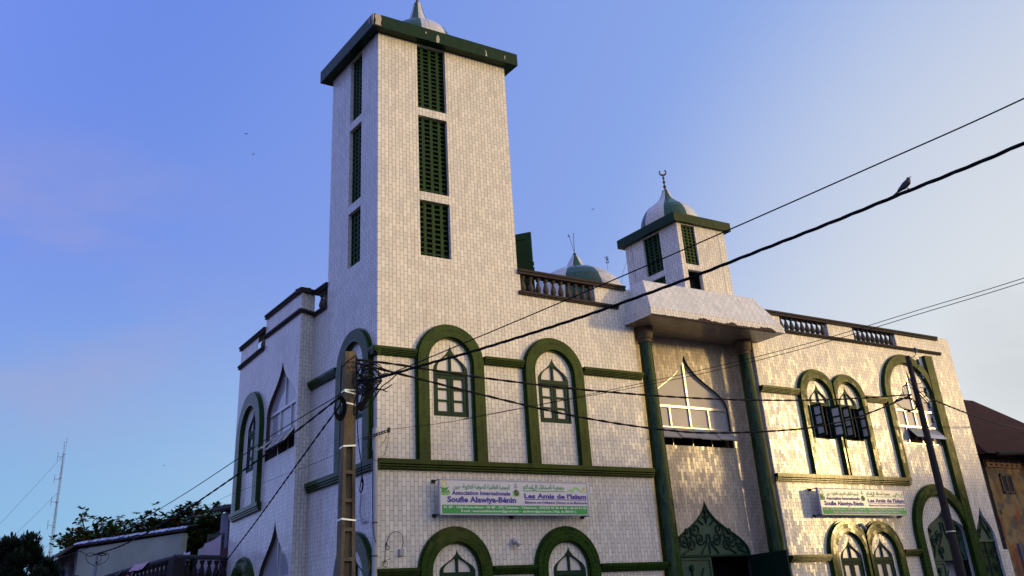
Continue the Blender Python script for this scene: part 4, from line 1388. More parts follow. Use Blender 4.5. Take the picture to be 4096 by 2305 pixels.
cable([[(-.40,-.19,.16),(-.35,1.70,.05),(-.50,4.77,.02),(-.60,8.58,.02),(.3,13.45,.10)]], 'overhead_line', 'very thin wire along the shaded side wall towards the dark eave', .0045)
cable([[(.19,-.20,.34),(.13,-.22,-.03),(.03,-.22,-.25),(-.09,-.21,-.33),(-.22,-.15,-.22),(-.30,-.1,.06)], [(.19,-.20,.32),(.10,-.19,.12),(.0,-.20,-.01)]], 'drop_wire', 'thin slack wire drooping around the corner pipe below the perforated bracket', .005)
# ------------------------------------------------------------------ dark wooden pole
WB = Vector((15.18, -3.05, GZ)); WTOP = Vector((15.10, -3.11, 2.54))
wpole = empty('utility_pole', WB, 'dark round wooden utility pole in front of the large right-hand arch', 'utility pole')
mb = MB()
tube(mb, [(0, 0, 0), (-.03, -.02, 3), (-.05, -.04, 5.5), (-.08, -.06, 7.9)], .135, 14, rend=.068)
mb.build('shaft', WOOD, wpole, smooth=False)
rv = Vector((.561, -.828, 0))
INS = plain('teal_glass_insulator', (.012, .055, .060), .15, .1)
mb = MB(); mi_ = MB()
for z in (8.02, 7.69, 7.27, 6.88, 6.49, 6.09):
    c0 = Vector((-.07, -.05, z-.16))
    tube(mb, catmull([c0+rv*.05, c0+rv*.14+Vector((0, 0, -.01)), c0+rv*.22+Vector((0, 0, .05)), c0+rv*.24+Vector((0, 0, .14))], 5), .010, 5)
    lathe(mi_, c0+rv*.24+Vector((0, 0, .10)), [(.03, 0), (.052, .015), (.050, .05), (.034, .07), (.046, .09), (.046, .115), (.028, .145), (.001, .15)], 12)
mb.build('hook', IRON, wpole)
mi_.build('insulator', INS, wpole, smooth=True)
mb = MB()
for z in (3.25, 2.05):
    lathe(mb, (-.03, -.02, z), [(.125, 0), (.129, .005), (.129, .025), (.125, .03)], 14)
mb.build('steel_band', STEEL, wpole)
mb = MB()
random.seed(8)
for k in range(22):
    z = 7.7-k*.26
    tube(mb, [(-.08+.03*(z/8), -.05, z), Vector((-.08, -.05, z))-rv*.085], .006, 4)
mb.build('nail', IRON, wpole)
loops = [
 [(14.55,-2.68,1.28),(14.66,-2.84,1.35),(14.76,-2.97,1.37),(14.82,-3.07,1.36),(14.88,-3.15,1.22),(14.89,-3.17,1.14),(14.83,-3.08,1.04),(14.76,-2.97,1.01),(14.67,-2.85,1.11),(14.61,-2.76,1.24),(14.55,-2.68,1.28)],
 [(14.95,-3.20,1.85),(14.81,-3.04,1.74),(14.74,-2.94,1.61),(14.74,-2.95,1.48),(14.74,-2.94,1.39)],
 [(14.75,-2.96,1.68),(14.81,-3.05,1.71),(14.86,-3.12,1.65),(14.93,-3.17,1.54),(15.0,-3.22,1.46)],
 [(14.93,-3.2,1.45),(15.12,-3.3,1.50),(15.25,-3.32,1.44),(15.40,-3.35,1.30),(15.28,-3.3,1.22),(15.12,-3.25,1.20)],
 [(15.10,-3.25,1.95),(15.22,-3.38,1.92)], [(15.08,-3.25,1.62),(15.22,-3.36,1.58),(15.34,-3.4,1.50),(15.36,-3.35,1.42)]]
mb = MB()
for p_ in loops:
    tube(mb, catmull(p_, 8), .012, 5)
for k in range(6):
    q = [Vector(p_)+Vector((random.uniform(-.04, .04), random.uniform(-.04, .04), random.uniform(-.04, .04))) for p_ in loops[0][:9]]
    tube(mb, catmull(q, 6), .008, 5)
single(mb, 'cable_tangle', RUB, 'ragged loops of black wire around the upper part of the wooden pole', 'cable bundle')
# ------------------------------------------------------------------ dove on the cable
def skin_body(name, pts, radii, edges, mat, parent=None, sub=2):
    me = bpy.data.meshes.new(name)
    me.from_pydata(pts, edges, [])
    ob = bpy.data.objects.new(name, me)
    COL.objects.link(ob)
    md = ob.modifiers.new('skin', 'SKIN')
    for i, r_ in enumerate(radii):
        me.skin_vertices[0].data[i].radius = (r_ if isinstance(r_, tuple) else (r_, r_))
    me.skin_vertices[0].data[0].use_root = True
    sb = ob.modifiers.new('sub', 'SUBSURF'); sb.levels = sub; sb.render_levels = sub
    dg = bpy.context.evaluated_depsgraph_get()
    m2 = bpy.data.meshes.new_from_object(ob.evaluated_get(dg))
    bpy.data.objects.remove(ob)
    m2.materials.clear(); m2.materials.append(mat)
    for p_ in m2.polygons:
        p_.use_smooth = True
    o_ = bpy.data.objects.new(name, m2)
    COL.objects.link(o_)
    if parent: o_.parent = parent
    return o_
DOVE = plain('dove_feathers', (.055, .042, .050), .7, .3, 30)
dv = empty('dove', (-.245, -14.005, .455), 'brown dove perched on the thick twisted cable facing right', 'bird')
ex = Vector((.42, -.75, .0)).normalized()
def dp(a, b, c=0.):
    q = ex*a*.8 + Vector((0, 0, b*.8-.006)) + ex.cross(Vector((0, 0, 1)))*c
    return tuple(q)
skin_body('body', [dp(0, .035), dp(.045, .075), dp(.06, .115), dp(.068, .140), dp(-.055, .0), dp(-.11, -.035)],
          [.040, .036, .022, .021, .024, .012], [(0, 1), (1, 2), (2, 3), (0, 4), (4, 5)], DOVE, dv)
mb = MB()
for a, b, c_, d in ((-.09, -.015, -.20, -.085),):
    for s_ in (-1, 1):
        mb.poly([dp(a, b, -.016), dp(a, b, .016), dp(c_, d, .020), dp(c_, d, -.020)])
        mb.poly([dp(a, b-.012, -.014), dp(a, b-.012, .014), dp(c_, d-.006, .018), dp(c_, d-.006, -.018)])
mb.build('tail', DOVE, dv)
mb = MB()
for s_ in (-1, 1):
    q = [(.045, .085), (.02, .02), (-.05, -.018), (-.13, -.045), (-.10, -.005), (-.03, .055)]
    mb.poly([dp(a, b, s_*(.040 if i in (0, 1, 5) else .030)) for i, (a, b) in enumerate(q)])
mb.build('wing', plain('dove_wing', (.04, .035, .05), .7, .3, 30), dv)
mb = MB()
tube(mb, [dp(.083, .139), dp(.112, .133)], .006, 6, rend=.001)
mb.build('beak', IRON, dv)
mb = MB()
for s_ in (-.012, .012):
    tube(mb, [dp(.012, .005, s_), dp(.018, -.032, s_)], .004, 5)
    for t_ in (-.015, 0, .015):
        tube(mb, [dp(.018, -.032, s_), dp(.034, -.036+abs(t_)*.1, s_+t_)], .0025, 4)
mb.build('leg', plain('dove_leg', (.12, .03, .03), .6, .1), dv)
# birds far off in the sky
def flyer(loc, span, ang, label):
    mb_ = MB()
    c = Vector(loc)
    rx = Vector((math.cos(R(35)), -math.sin(R(35)), 0))
    def q(a, b, d=0.):
        ca, sa = math.cos(R(ang)), math.sin(R(ang))
        x = a*ca-b*sa; z = a*sa+b*ca
        return c+rx*x*span+Vector((0, 0, z*span))+Vector((.57, .82, 0))*d*span
    tube(mb_, [q(0, .0, -.25), q(0, .02, 0), q(0, 0, .3)], .06*span, 6, rend=.03*span)
    for s_ in (-1, 1):
        mb_.poly([q(0, 0, -.1), q(s_*.28, .14, -.12), q(s_*.5, .06, .05), q(s_*.25, .10, .08), q(0, 0, .1)])
        mb_.poly([q(0, -.02, -.1), q(s_*.28, .12, -.12), q(s_*.5, .05, .05), q(s_*.25, .08, .08), q(0, -.02, .1)])
    single(mb_, 'swallow', RUB, label, 'bird', 'swallows in the sky')
flyer((17.69, 65.79, 41.95), .42, -8, 'tiny flying bird left of the minaret, upper of the pair')
flyer((18.50, 65.52, 39.76), .36, 35, 'tiny flying bird left of the minaret, lower of the pair')
flyer((47.63, 49.41, 32.84), .40, 12, 'tiny flying bird in the sky between the minaret and the turret')
flyer((13.18, 67.10, 10.40), .25, 20, 'tiny flying bird low over the almond tree at the left')
# ------------------------------------------------------------------ plants
LEAF = {}
def leafmat(name, c1_, c2_, c3_=None, p3=.06):
    m, t, p = newmat(name)
    g = N(t, 'ShaderNodeNewGeometry')
    stops = [(0., c1_), (.5, c2_), (.93, tuple(x*1.4 for x in c2_))]
    if c3_:
        stops[-1] = (1-p3*1.5, tuple(x*1.4 for x in c2_))
        stops.append((1-p3, c3_))
    c = ramp(t, g.outputs['Random Per Island'], stops, 'LINEAR' if not c3_ else 'CONSTANT')
    L(t, c, p.inputs['Base Color'])
    p.inputs['Roughness'].default_value = .45
    return m
def leaf(mb_, p_, d, ln_, wd, up_=Vector((0, 0, 1))):
    d = d.normalized()
    s_ = d.cross(up_)
    if s_.length < .05:
        s_ = d.cross(Vector((1, 0, 0)))
    s_.normalize()
    mb_.poly([p_, p_+d*ln_*.6+s_*wd, p_+d*ln_, p_+d*ln_*.6-s_*wd])
ALM = leafmat('almond_leaf', (.030, .075, .018), (.060, .13, .022), (.38, .07, .015), .08)
DKL = leafmat('dark_tree_leaf', (.005, .014, .006), (.010, .024, .010))
BARK = plain('bark', (.05, .035, .028), .9, .3, 6, bump=.6)
def almond_tree(base, top, spread, seed, label, limbs):
    """tiered tree: rosettes of large leaves along spreading limbs"""
    random.seed(seed)
    tr = empty('almond_tree', base, label, 'tree')
    b = Vector((0, 0, 0))
    mb_ = MB(); lf = MB()
    h = top-base[2]
    tube(mb_, [b, b+Vector((.1, .1, h*.35)), b+Vector((.15, .0, h*.62))], .30, 9, rend=.16)
    for (x, y, z, cl) in limbs:
        e = Vector((x-base[0], y-base[1], z-base[2]))
        s0 = Vector((.12, .05, max(h*.45, min(h*.6, e.z-1.2))))
        mid = s0.lerp(e, .55)+Vector((random.uniform(-.3, .3), random.uniform(-.3, .3), -.15))
        path = catmull([s0, mid, e], 7)
        tube(mb_, path, .09, 6, rend=.02)
        for i, p_ in enumerate(path[5:]):
            t_ = (i+5)/len(path)
            for k in range(int(cl*1.8)):
                off_ = Vector((random.gauss(0, .42), random.gauss(0, .42), random.gauss(.05, .17)))*(1.15-.5*t_)
                c = p_+off_
                if k % 3 == 0:
                    tube(mb_, [p_, c], .015, 4)
                for j in range(random.randint(6, 9)):
                    a = random.uniform(0, 6.28)
                    d = Vector((math.cos(a), math.sin(a), random.uniform(-.35, .75)))
                    leaf(lf, c, d, random.uniform(.20, .33), random.uniform(.065, .10))
    mb_.build('trunk', BARK, tr)
    lf.build('crown', ALM, tr)
    return tr
def ray_pt(az_, el_, d):
    return (CAMPOS.x+d*math.sin(R(az_)), CAMPOS.y+d*math.cos(R(az_)), CAMPOS.z+d*math.tan(R(el_)))
limbs = []
for a_, e_, d_, c_ in ((10.45, 5.55, 50, 3), (10.60, 5.55, 50, 5), (10.9, 5.75, 51, 4), (11.0, 6.62, 50, 2), (11.6, 6.3, 50, 2), (12.7, 6.25, 50, 3), (11.5, 5.55, 50, 9), (12.1, 5.7, 51, 9), (12.4, 6.05, 50, 5), (12.9, 5.95, 50, 5), (12.7, 5.7, 49, 8), (13.3, 5.75, 51, 7), (11.9, 5.3, 49, 9), (12.9, 5.3, 49, 9), (11.1, 5.3, 49, 8)):
    limbs.append((*ray_pt(a_, e_, d_), c_))
bb = ray_pt(12.4, 0, 50)
almond_tree((bb[0], bb[1], GZ), 1.0, 3, 21, 'spreading almond tree with reddish leaves rising behind the left part of the tin roof', limbs)
limbs = []
for a_, e_, d_, c_ in ((13.8, 5.85, 45, 7), (14.2, 6.05, 45, 7), (14.55, 6.6, 45, 3), (15.95, 6.85, 45, 3), (17.45, 6.85, 45, 3), (14.9, 6.0, 46, 8), (15.3, 6.25, 45, 6), (15.9, 6.6, 45, 4), (15.6, 6.1, 45, 8), (16.2, 6.35, 45, 6), (16.4, 6.0, 44, 8), (16.9, 6.4, 45, 4), (17.35, 6.6, 45, 4), (13.6, 5.5, 45, 8), (14.6, 5.6, 45, 9), (15.6, 5.6, 45, 9), (16.7, 6.2, 45, 4)):
    limbs.append((*ray_pt(a_, e_, d_), c_))
bb = ray_pt(15.4, 0, 45)
almond_tree((bb[0], bb[1], GZ), 1.2, 3, 22, 'almond tree with orange leaves rising above the right half of the tin roof', limbs)
limbs = []
for a_, e_, d_, c_ in ((16.7, 5.9, 41, 9), (17.2, 6.05, 41, 9), (17.7, 6.1, 41, 8), (18.2, 6.15, 41, 8), (16.6, 5.4, 41, 10), (17.1, 5.5, 41, 10), (17.7, 5.6, 41, 10), (18.3, 5.6, 41, 9), (16.4, 5.0, 41, 10), (17.0, 4.9, 41, 10), (17.6, 5.0, 41, 9), (18.1, 5.1, 41, 9)):
    limbs.append((*ray_pt(a_, e_, d_), c_))
bb = ray_pt(17.2, 0, 41)
almond_tree((bb[0], bb[1], GZ), .9, 3, 23, 'dense almond tree between the tin-roofed house and the mosque, behind the laundry', limbs)
def round_tree(az_, el_, d, rad, seed, label, n, zc=None):
    random.seed(seed)
    c = Vector(ray_pt(az_, el_, d))
    tr = empty('leafy_tree', (c.x, c.y, GZ), label, 'tree')
    mb_ = MB(); lf = MB()
    hc = c.z-GZ
    tube(mb_, [(0, 0, 0), (.1, 0, hc*.4), (0, .1, hc*.75)], .22, 8, rend=.1)
    clumps = []
    for k in range(34):
        v = Vector((random.gauss(0, 1), random.gauss(0, 1), random.gauss(0, 1))).normalized()*random.uniform(.45, .92)
        clumps.append((Vector((v.x*rad, v.y*rad, hc+v.z*rad*1.05-(.25*rad if v.z < 0 else 0))), rad*random.uniform(.22, .36)))
        if k % 2 == 0:
            tube(mb_, [(0, .05, hc*.6), clumps[-1][0]*.55+Vector((0, 0, hc*.3)), clumps[-1][0]], .05, 5, rend=.012)
    for k in range(n):
        cc, cr = random.choice(clumps)
        v = Vector((random.gauss(0, 1), random.gauss(0, 1), random.gauss(0, 1))).normalized()
        p_ = cc+v*cr*random.uniform(.5, 1.1)
        d_ = (v+Vector((0, 0, .9))+Vector((random.uniform(-.4, .4), random.uniform(-.4, .4), 0)))
        leaf(lf, p_, d_, random.uniform(.12, .22), random.uniform(.022, .038))
    mb_.build('trunk', BARK, tr)
    lf.build('crown', DKL, tr)
round_tree(8.45, 4.35, 36, .80, 31, 'dark dense round tree at the lower left in front of the mast', 11000)
round_tree(7.55, 3.95, 38, .62, 32, 'dark tree cut by the left edge of the picture', 4500)
round_tree(9.75, 3.75, 37, .55, 33, 'low dark tree in front of the arcade columns', 4500)
# weed growing on the dome
def weed(loc, h, seed, label, leaves=16, name='weed', lean=(0, 0)):
    random.seed(seed)
    o_ = empty(name, loc, label, 'plant')
    mb_ = MB(); lf = MB()
    tube(mb_, catmull([(0, 0, 0), (lean[0]*.4, lean[1]*.4, h*.5), (lean[0], lean[1], h)], 4), .006, 4)
    for k in range(leaves):
        t_ = random.uniform(.55, 1.)
        p_ = Vector((lean[0]*t_, lean[1]*t_, h*t_))
        leaf(lf, p_, Vector((random.uniform(-1, 1), random.uniform(-1, 1), random.uniform(-.4, .8))), .10, .028)
    mb_.build('stem', BARK, o_)
    if leaves:
        lf.build('leaves', ALM, o_)
weed((11.0, 4.7, 6.98), .55, 41, 'small leafy weed sprouting from the big roof dome', 14)
weed((11.45, 4.6, 6.6), .85, 42, 'bare thin twig leaning right on the big roof dome', 0, lean=(.35, 0))
# ------------------------------------------------------------------ radio mast
mast = empty('radio_mast', (43.77, 290, GZ), 'tall thin red and white lattice mast with guy wires above the dark tree', 'mast')
RW = None
m, t, p = newmat('mast_paint')
tcn = N(t, 'ShaderNodeTexCoord'); s3 = N(t, 'ShaderNodeSeparateXYZ'); L(t, tcn.outputs['Object'], s3.inputs[0])
fz = mth(t, 'FRACT', mth(t, 'DIVIDE', s3.outputs[2], 12.))
L(t, ramp(t, fz, [(0, (.16, .08, .12)), (.5, (.20, .21, .29))], 'CONSTANT'), p.inputs['Base Color'])
mb = MB()
hM = 57.
legs = [Vector((.36*math.cos(R(a)), .36*math.sin(R(a)), 0)) for a in (90, 210, 330)]
for l_ in legs:
    tube(mb, [l_, l_+Vector((0, 0, hM))], .026, 4)
nz = 62
for i in range(nz):
    z0_, z1_ = hM*i/nz, hM*(i+1)/nz
    for k in range(3):
        a, b = legs[k], legs[(k+1) % 3]
        tube(mb, [a+Vector((0, 0, z0_)), b+Vector((0, 0, z1_))] if i % 2 else [b+Vector((0, 0, z0_)), a+Vector((0, 0, z1_))], .024, 3)
for z in [6.4*i+3 for i in range(9)]:
    for k in range(3):
        tube(mb, [legs[k]*1.25+Vector((0, 0, z)), legs[(k+1) % 3]*1.25+Vector((0, 0, z))], .08, 4)
mb.build('lattice', m, mast)
mb = MB()
tube(mb, [(.3, 0, hM), (.3, 0, hM+1.9)], .05, 4)
tube(mb, [(-.3, 0, hM), (-.3, 0, hM+.7)], .06, 4)
for z in (53.5, 47.5, 41.5, 35.5):
    tube(mb, [(0, 0, z), (-1.5, 0, z)], .05, 4)
    tube(mb, [(-1.5, 0, z-1.1), (-1.5, 0, z+1.3)], .05, 4)
mb.build('antenna', IRON, mast)
mb = MB()
for z, rr in ((54, 42), (44, 40), (31, 33), (15, 20)):
    for a in (172, 80, 262):
        e = Vector((rr*math.cos(R(a)), rr*math.sin(R(a)), .3))
        q = [Vector((0, 0, z)).lerp(e, i/8)+Vector((0, 0, -1.2*math.sin(math.pi*i/8))) for i in range(9)]
        tube(mb, q, .048, 3)
mb.build('guy_wire', flat('guy_steel', (.10, .11, .14)), mast)
# ------------------------------------------------------------------ house with the tin roof (left)
YELW = plain('pale_yellow_render', (.33, .36, .28), .9, .18, 1.1, bump=.3)
GREYR = plain('grey_render', (.15, .16, .19), .9, .15, 2, bump=.3)
TIN = plain('shiny_tin_sheet', (.50, .52, .58), .22, .35, 9, metal=.9, bump=1.)
TRIM = plain('dark_eave_timber', (.06, .055, .058), .85, .2)
A_ = Vector((-1.65, 21.28, 0)); B_ = Vector((.64, 16.21, 0)); C_ = Vector((-1.70, 26.4, 0))
hs = empty('house', (A_.x, A_.y, GZ), 'pale yellow house with a crumpled tin roof edge and a side arcade', 'house')
def rel(p_, o_):
    return tuple(Vector(p_)-Vector(o_))
O_ = (A_.x, A_.y, GZ)
dAB = (B_-A_); lAB = dAB.length
Pw = Plane((0, 0, 0), dAB, (-dAB.y*-1, dAB.x*-1, 0))
Pw = Plane((0, 0, 0), dAB, (dAB.y, -dAB.x, 0))
zl, zr = .0-GZ, -.06-GZ
mb = MB()
prism(mb, Pw, [(0, 0), (lAB, 0), (lAB, zr), (0, zl-.08)], (), -.2, 0)
bk = Vector((B_.x+6*math.sin(R(15.4))-O_[0], B_.y+6*math.cos(R(15.4))-O_[1], 0))
ac = Vector((C_.x+.3-O_[0], C_.y-O_[1], 0))
fr_ = Vector(Pw.p(lAB, 0, 0))
up_ = Vector((0, 0, zr))
mb.poly([fr_, bk, bk+up_, fr_+up_])
mb.poly([bk, ac, ac+up_, bk+up_])
mb.build('wall', YELW, hs)
# damp patches
mb = MB()
random.seed(14)
for u, v, a, b in ((1.0, 4.15, .16, .05), (3.2, 4.12, .07, .06), (2.3, 4.05, .05, .03), (1.7, 3.95, .08, .05)):
    q = [(u+a*math.cos(i*.523)*random.uniform(.7, 1.1), v+b*math.sin(i*.523)*random.uniform(.6, 1.2)) for i in range(12)]
    prism(mb, Pw, q, (), 0, .004)
mb.build('stain', plain('mould', (.06, .065, .06), .95, .2), hs)
# side wall with arcade
dAC = (C_-A_); lAC = dAC.length
Ps = Plane((0, 0, 0), dAC, (-dAC.y, dAC.x, 0))
PsO = Plane((0, 0, 0), dAC, (-1, 0, 0))
mb = MB()
zc = 5.25
def par(cx_, hw2, z0_, zt_):
    return [(cx_-hw2, z0_), (cx_+hw2, z0_), (cx_+hw2*.75, z0_+(zt_-z0_)*.55), (cx_+hw2*.3, zt_), (cx_-hw2*.3, zt_), (cx_-hw2*.75, z0_+(zt_-z0_)*.55)]
prism(mb, Ps, [(0, 4.35), (lAC, 4.2), (lAC, zl-.1), (0, zl-.1)], [par(.85, .62, 4.42, 5.05), par(2.45, .62, 4.40, 5.05), par(4.05, .6, 4.38, 5.02)], -.18, 0, back=True)
mb.build('arcade_wall', GREYR, hs)
mb = MB()
for u in (.05, 1.65, 3.25, 4.8):
    c = Vector(Ps.p(u, 0, -.1))
    lathe(mb, c, [(.16, 0), (.15, 4.1), (.15, 4.15), (.22, 4.18), (.22, 4.26), (.18, 4.30), (.24, 4.40)], 14)
mb.build('column', GREYR, hs)
mb = MB()
mb.poly([Ps.p(0, 0, -1.4), Ps.p(lAC, 0, -1.4), Ps.p(lAC, zl, -1.4), Ps.p(0, zl, -1.4)])
mb.build('inner_dark_sheet', DARK, hs)  # black sheet painted as the shade deep in the arcade
# roof: eave board along the front and lean-to slope at the side, tin sheets
mb = MB()
def slab3(pts, th, mb_=mb):
    top_ = [Vector(q) for q in pts]
    bot_ = [q-Vector((0, 0, th)) for q in top_]
    mb_.poly(top_); mb_.poly(bot_[::-1])
    for i in range(len(pts)):
        j = (i+1) % len(pts)
        mb_.poly([bot_[i], bot_[j], top_[j], top_[i]])
slab3([Pw.p(-.12, zl+.12, .12), Pw.p(lAB+.25, zr+.16, .12), (bk.x, bk.y, zr+.2), (ac.x, ac.y, zl+.2)], .10)
slab3([Pw.p(-.12, zl+.11, .12), Ps.p(0, zl-.28, .75), Ps.p(lAC+.4, zl-.34, .75), Ps.p(lAC+.4, zl+.05, -.05), Ps.p(0, zl+.12, -.05)], .09)
mb.build('roof', TRIM, hs)
mb = MB()
random.seed(77)
u = -.1
while u < lAB+.2:
    w_ = random.uniform(.45, .8)
    u1_ = min(u+w_, lAB+.36)
    for j in range(6):
        a0 = u+(u1_-u)*j/6; a1 = u+(u1_-u)*(j+1)/6
        za = zl+.14+(zr-zl+.05)*(a0/lAB)+random.uniform(-.012, .025); zb2 = zl+.14+(zr-zl+.05)*(a1/lAB)+random.uniform(-.012, .025)
        mb.poly([Pw.p(a0, za-.06+random.uniform(-.02, .0), .17), Pw.p(a1, zb2-.06+random.uniform(-.02, 0), .17), Pw.p(a1, zb2, .12), Pw.p(a0, za, .12)])
        mb.poly([Pw.p(a0, za, .12), Pw.p(a1, zb2, .12), Pw.p(a1, zb2+.06, -.4), Pw.p(a0, za+.06, -.4)])
    u = u1_-.03
mb.build('tin_sheet', TIN, hs)
# ------------------------------------------------------------------ balcony house with laundry
C0 = Vector((-1.60, 8.94, -1.41)); C1 = Vector((.30, 9.50, -1.40)); C2 = Vector((-1.62, 13.1, -1.36)); C3 = Vector((-1.85, 15.6, -1.41))
bh = empty('balcony_house', (C0.x, C0.y, GZ), 'house with a dark balustraded balcony and a flat concrete eave beside the mosque', 'house')
O2 = Vector((C0.x, C0.y, GZ))
RAIL = plain('balcony_rail_concrete', (.034, .038, .044), .85, .25, 6, bump=.4)
DKC = plain('dark_stained_concrete', (.016, .015, .016), .9, .3, 4, bump=.4)
EAVE = plain('eave_concrete', (.075, .072, .080), .9, .15, 3)
mb = MB()
for a, b in ((C0, C1), (C0, C2), (C2, C3)):
    tube(mb, [a-O2, b-O2], .062, 12)
mb.build('handrail', RAIL, bh)
mb = MB()
def bwall(a, b, z0_, z1_, th=.12):
    d = (b-a); d.z = 0
    n_ = Vector((d.y, -d.x, 0)).normalized()*th*.5
    pts = [a-n_, b-n_, b+n_, a+n_]
    lo = [Vector((q.x, q.y, z0_))-O2 for q in pts]; hi = [Vector((q.x, q.y, z1_))-O2 for q in pts]
    mb.poly(hi); mb.poly(lo[::-1])
    for i in range(4):
        j = (i+1) % 4
        mb.poly([lo[i], lo[j], hi[j], hi[i]])
bwall(C0, C1, -2.6, -2.02)
bwall(C0, C3, -2.7, -1.95)
pq = C0.lerp(C1, .12)
bwall(C0-(C1-C0).normalized()*.12, pq, -2.1, -1.44, .26)
mb.build('balcony_parapet', DKC, bh)
BDK = plain('dark_baluster_concrete', (.014, .012, .014), .9, .3, 6)
mbp = MB()
lathe(mbp, (0, 0, 0), [(r_*1.15, z*1.18) for r_, z in BPROF], 12)
pb0 = None
for k in range(8):
    q = C0.lerp(C1, .20+.115*k)
    if pb0 is None:
        o_ = mbp.build('baluster', BDK, bh, smooth=True); pb0 = o_
    else:
        o_ = pb0.copy(); COL.objects.link(o_)
    o_.location = Vector((q.x, q.y, -2.02))-O2
for k in range(17):
    q = C0.lerp(C3, .05+.055*k)
    o_ = pb0.copy(); COL.objects.link(o_)
    o_.location = Vector((q.x, q.y, -1.99))-O2
mb = MB()   # house body, eave slab, block screen
E0 = Vector((.45, 12.3, 0))
def blk(x0_, x1_, y0_, y1_, z0_, z1_, mbb):
    Pq = Plane((0, y0_-O2.y, 0), (1, 0, 0), (0, -1, 0))
    box(mbb, Pq, x0_-O2.x, x1_-O2.x, z0_-O2.z, z1_-O2.z, -(y1_-y0_), 0)
blk(.46, 3.5, 11.0, 11.7, GZ, .0, mb)
blk(2.5, 5.5, 11.7, 16, GZ, .0, mb)
mb.build('wall', GREYR, bh)
mb = MB()
pts = [(-.17, 10.62, .06), (.62, 10.38, .20), (3.6, 10.4, .24), (3.6, 16, .24), (2.4, 15.5, .22), (.9, 12, .19)]
slab3([rel(q, O2) for q in pts], .10, mb)
mb.build('eave', EAVE, bh)
mb = MB()
slab3([rel(q, O2) for q in ((.50, 12.4, -.55), (.70, 11.75, -.20), (1.6, 12.2, .1), (1.4, 13.6, -.4))], .06, mb)
mb.build('porch_roof', TRIM, bh)
mb = MB()
Pq = Plane((.05-O2.x, 11.6-O2.y, 0), (.62, -.55, 0), (-.55, -.62, 0))
holes = []
for i in range(5):
    for j in range(9):
        holes.append(rect(.06+i*.105, .12+i*.105, 3.55+j*.13, 3.63+j*.13))
prism(mb, Pq, rect(0, .60, 3.4, 4.78), holes, -.08, 0)
mb.build('block_screen', plain('screen_block', (.07, .062, .05), .9, .2), bh)
# laundry
def cloth(pts, mat, label, name='laundry_cloth', folds=5, amp=.03, grid=(14, 10), group='laundry drying on the balcony'):
    """pts: four corners (top left, top right, bottom right, bottom left)"""
    a, b, c, d = [Vector(q) for q in pts]
    nrm_ = (b-a).cross(d-a).normalized()
    mb_ = MB()
    nx, ny = grid
    def q(i, j):
        s_ = i/nx; t_ = j/ny
        p_ = a.lerp(b, s_).lerp(d.lerp(c, s_), t_)
        return p_+nrm_*amp*math.sin(s_*folds*6.28+.8*t_)*(.25+t_)+Vector((0, 0, -.03*math.sin(math.pi*s_)*(1-t_)))
    for i in range(nx):
        for j in range(ny):
            mb_.poly([q(i, j), q(i+1, j), q(i+1, j+1), q(i, j+1)], [(i/nx, j/ny), ((i+1)/nx, j/ny), ((i+1)/nx, (j+1)/ny), (i/nx, (j+1)/ny)])
    return single(mb_, name, mat, label, 'laundry', group, smooth=True, merge=True)
def stripes(name, c1_, c2_, n, axis=0, rough=.8):
    m_, t_, p_ = newmat(name)
    uv = N(t_, 'ShaderNodeUVMap'); s3_ = N(t_, 'ShaderNodeSeparateXYZ'); L(t_, uv.outputs[0], s3_.inputs[0])
    f_ = mth(t_, 'FRACT', mth(t_, 'MULTIPLY', s3_.outputs[axis], n))
    g_ = mth(t_, 'GREATER_THAN', f_, .72)
    if axis == 2:
        pass
    L(t_, mixc(t_, g_, c1_, c2_), p_.inputs['Base Color'])
    p_.inputs['Roughness'].default_value = rough
    return m_
cloth([(-.46, 10.17, -.97), (-.03, 10.03, -.74), (-.03, 10.03, -1.9), (-.46, 10.17, -1.9)], stripes('pink_striped_cloth', (.52, .46, .58), (.50, .36, .46), 9), 'large pale pink striped sheet hanging above the balcony rail next to the mosque')
cloth([(-.60, 10.22, -1.10), (-.45, 10.16, -1.0), (-.46, 10.17, -1.85), (-.66, 10.24, -1.85)], flat('grey_cloth', (.40, .42, .48)), 'narrow grey-white cloth hanging left of the pink striped sheet')
cloth([(-.98, 10.33, -1.155), (-.81, 10.28, -1.15), (-.80, 10.28, -1.50), (-.99, 10.33, -1.50)], flat('lilac_cloth', (.60, .56, .74)), 'small lilac garment pegged over the corner of the balcony rail')
cloth([(-1.22, 10.40, -1.20), (-1.0, 10.34, -1.17), (-1.0, 10.34, -1.45), (-1.24, 10.41, -1.45)], stripes('green_check', (.10, .22, .17), (.30, .40, .36), 7), 'small green checked cloth beside the lilac garment')
cloth([(-.01, 10.03, -1.12), (.20, 9.96, -1.02), (.22, 9.96, -1.62), (.02, 10.02, -1.62)], flat('maroon_cloth', (.085, .025, .045)), 'dark maroon cloth between the pink sheet and the mosque wall')
cloth([(-.75, 10.0, -1.62), (-.55, 9.95, -1.60), (-.53, 9.95, -2.15), (-.78, 10.0, -2.15)], flat('blue_cloth', (.12, .16, .38)), 'blue cloth seen between the balcony balusters')
cloth([(-1.2, 10.1, -1.62), (-1.0, 10.05, -1.60), (-1.0, 10.05, -2.15), (-1.22, 10.1, -2.15)], flat('mint_cloth', (.34, .52, .48)), 'pale mint cloth seen low between the balusters near the corner post')
cloth([(-1.66, 11.3, -1.30), (-1.62, 13.0, -1.24), (-1.80, 13.0, -1.46), (-1.84, 11.3, -1.52)], stripes('red_check', (.48, .36, .42), (.34, .05, .07), 10), 'red and white checked cloth draped over the left balcony rail', folds=2, amp=.01)
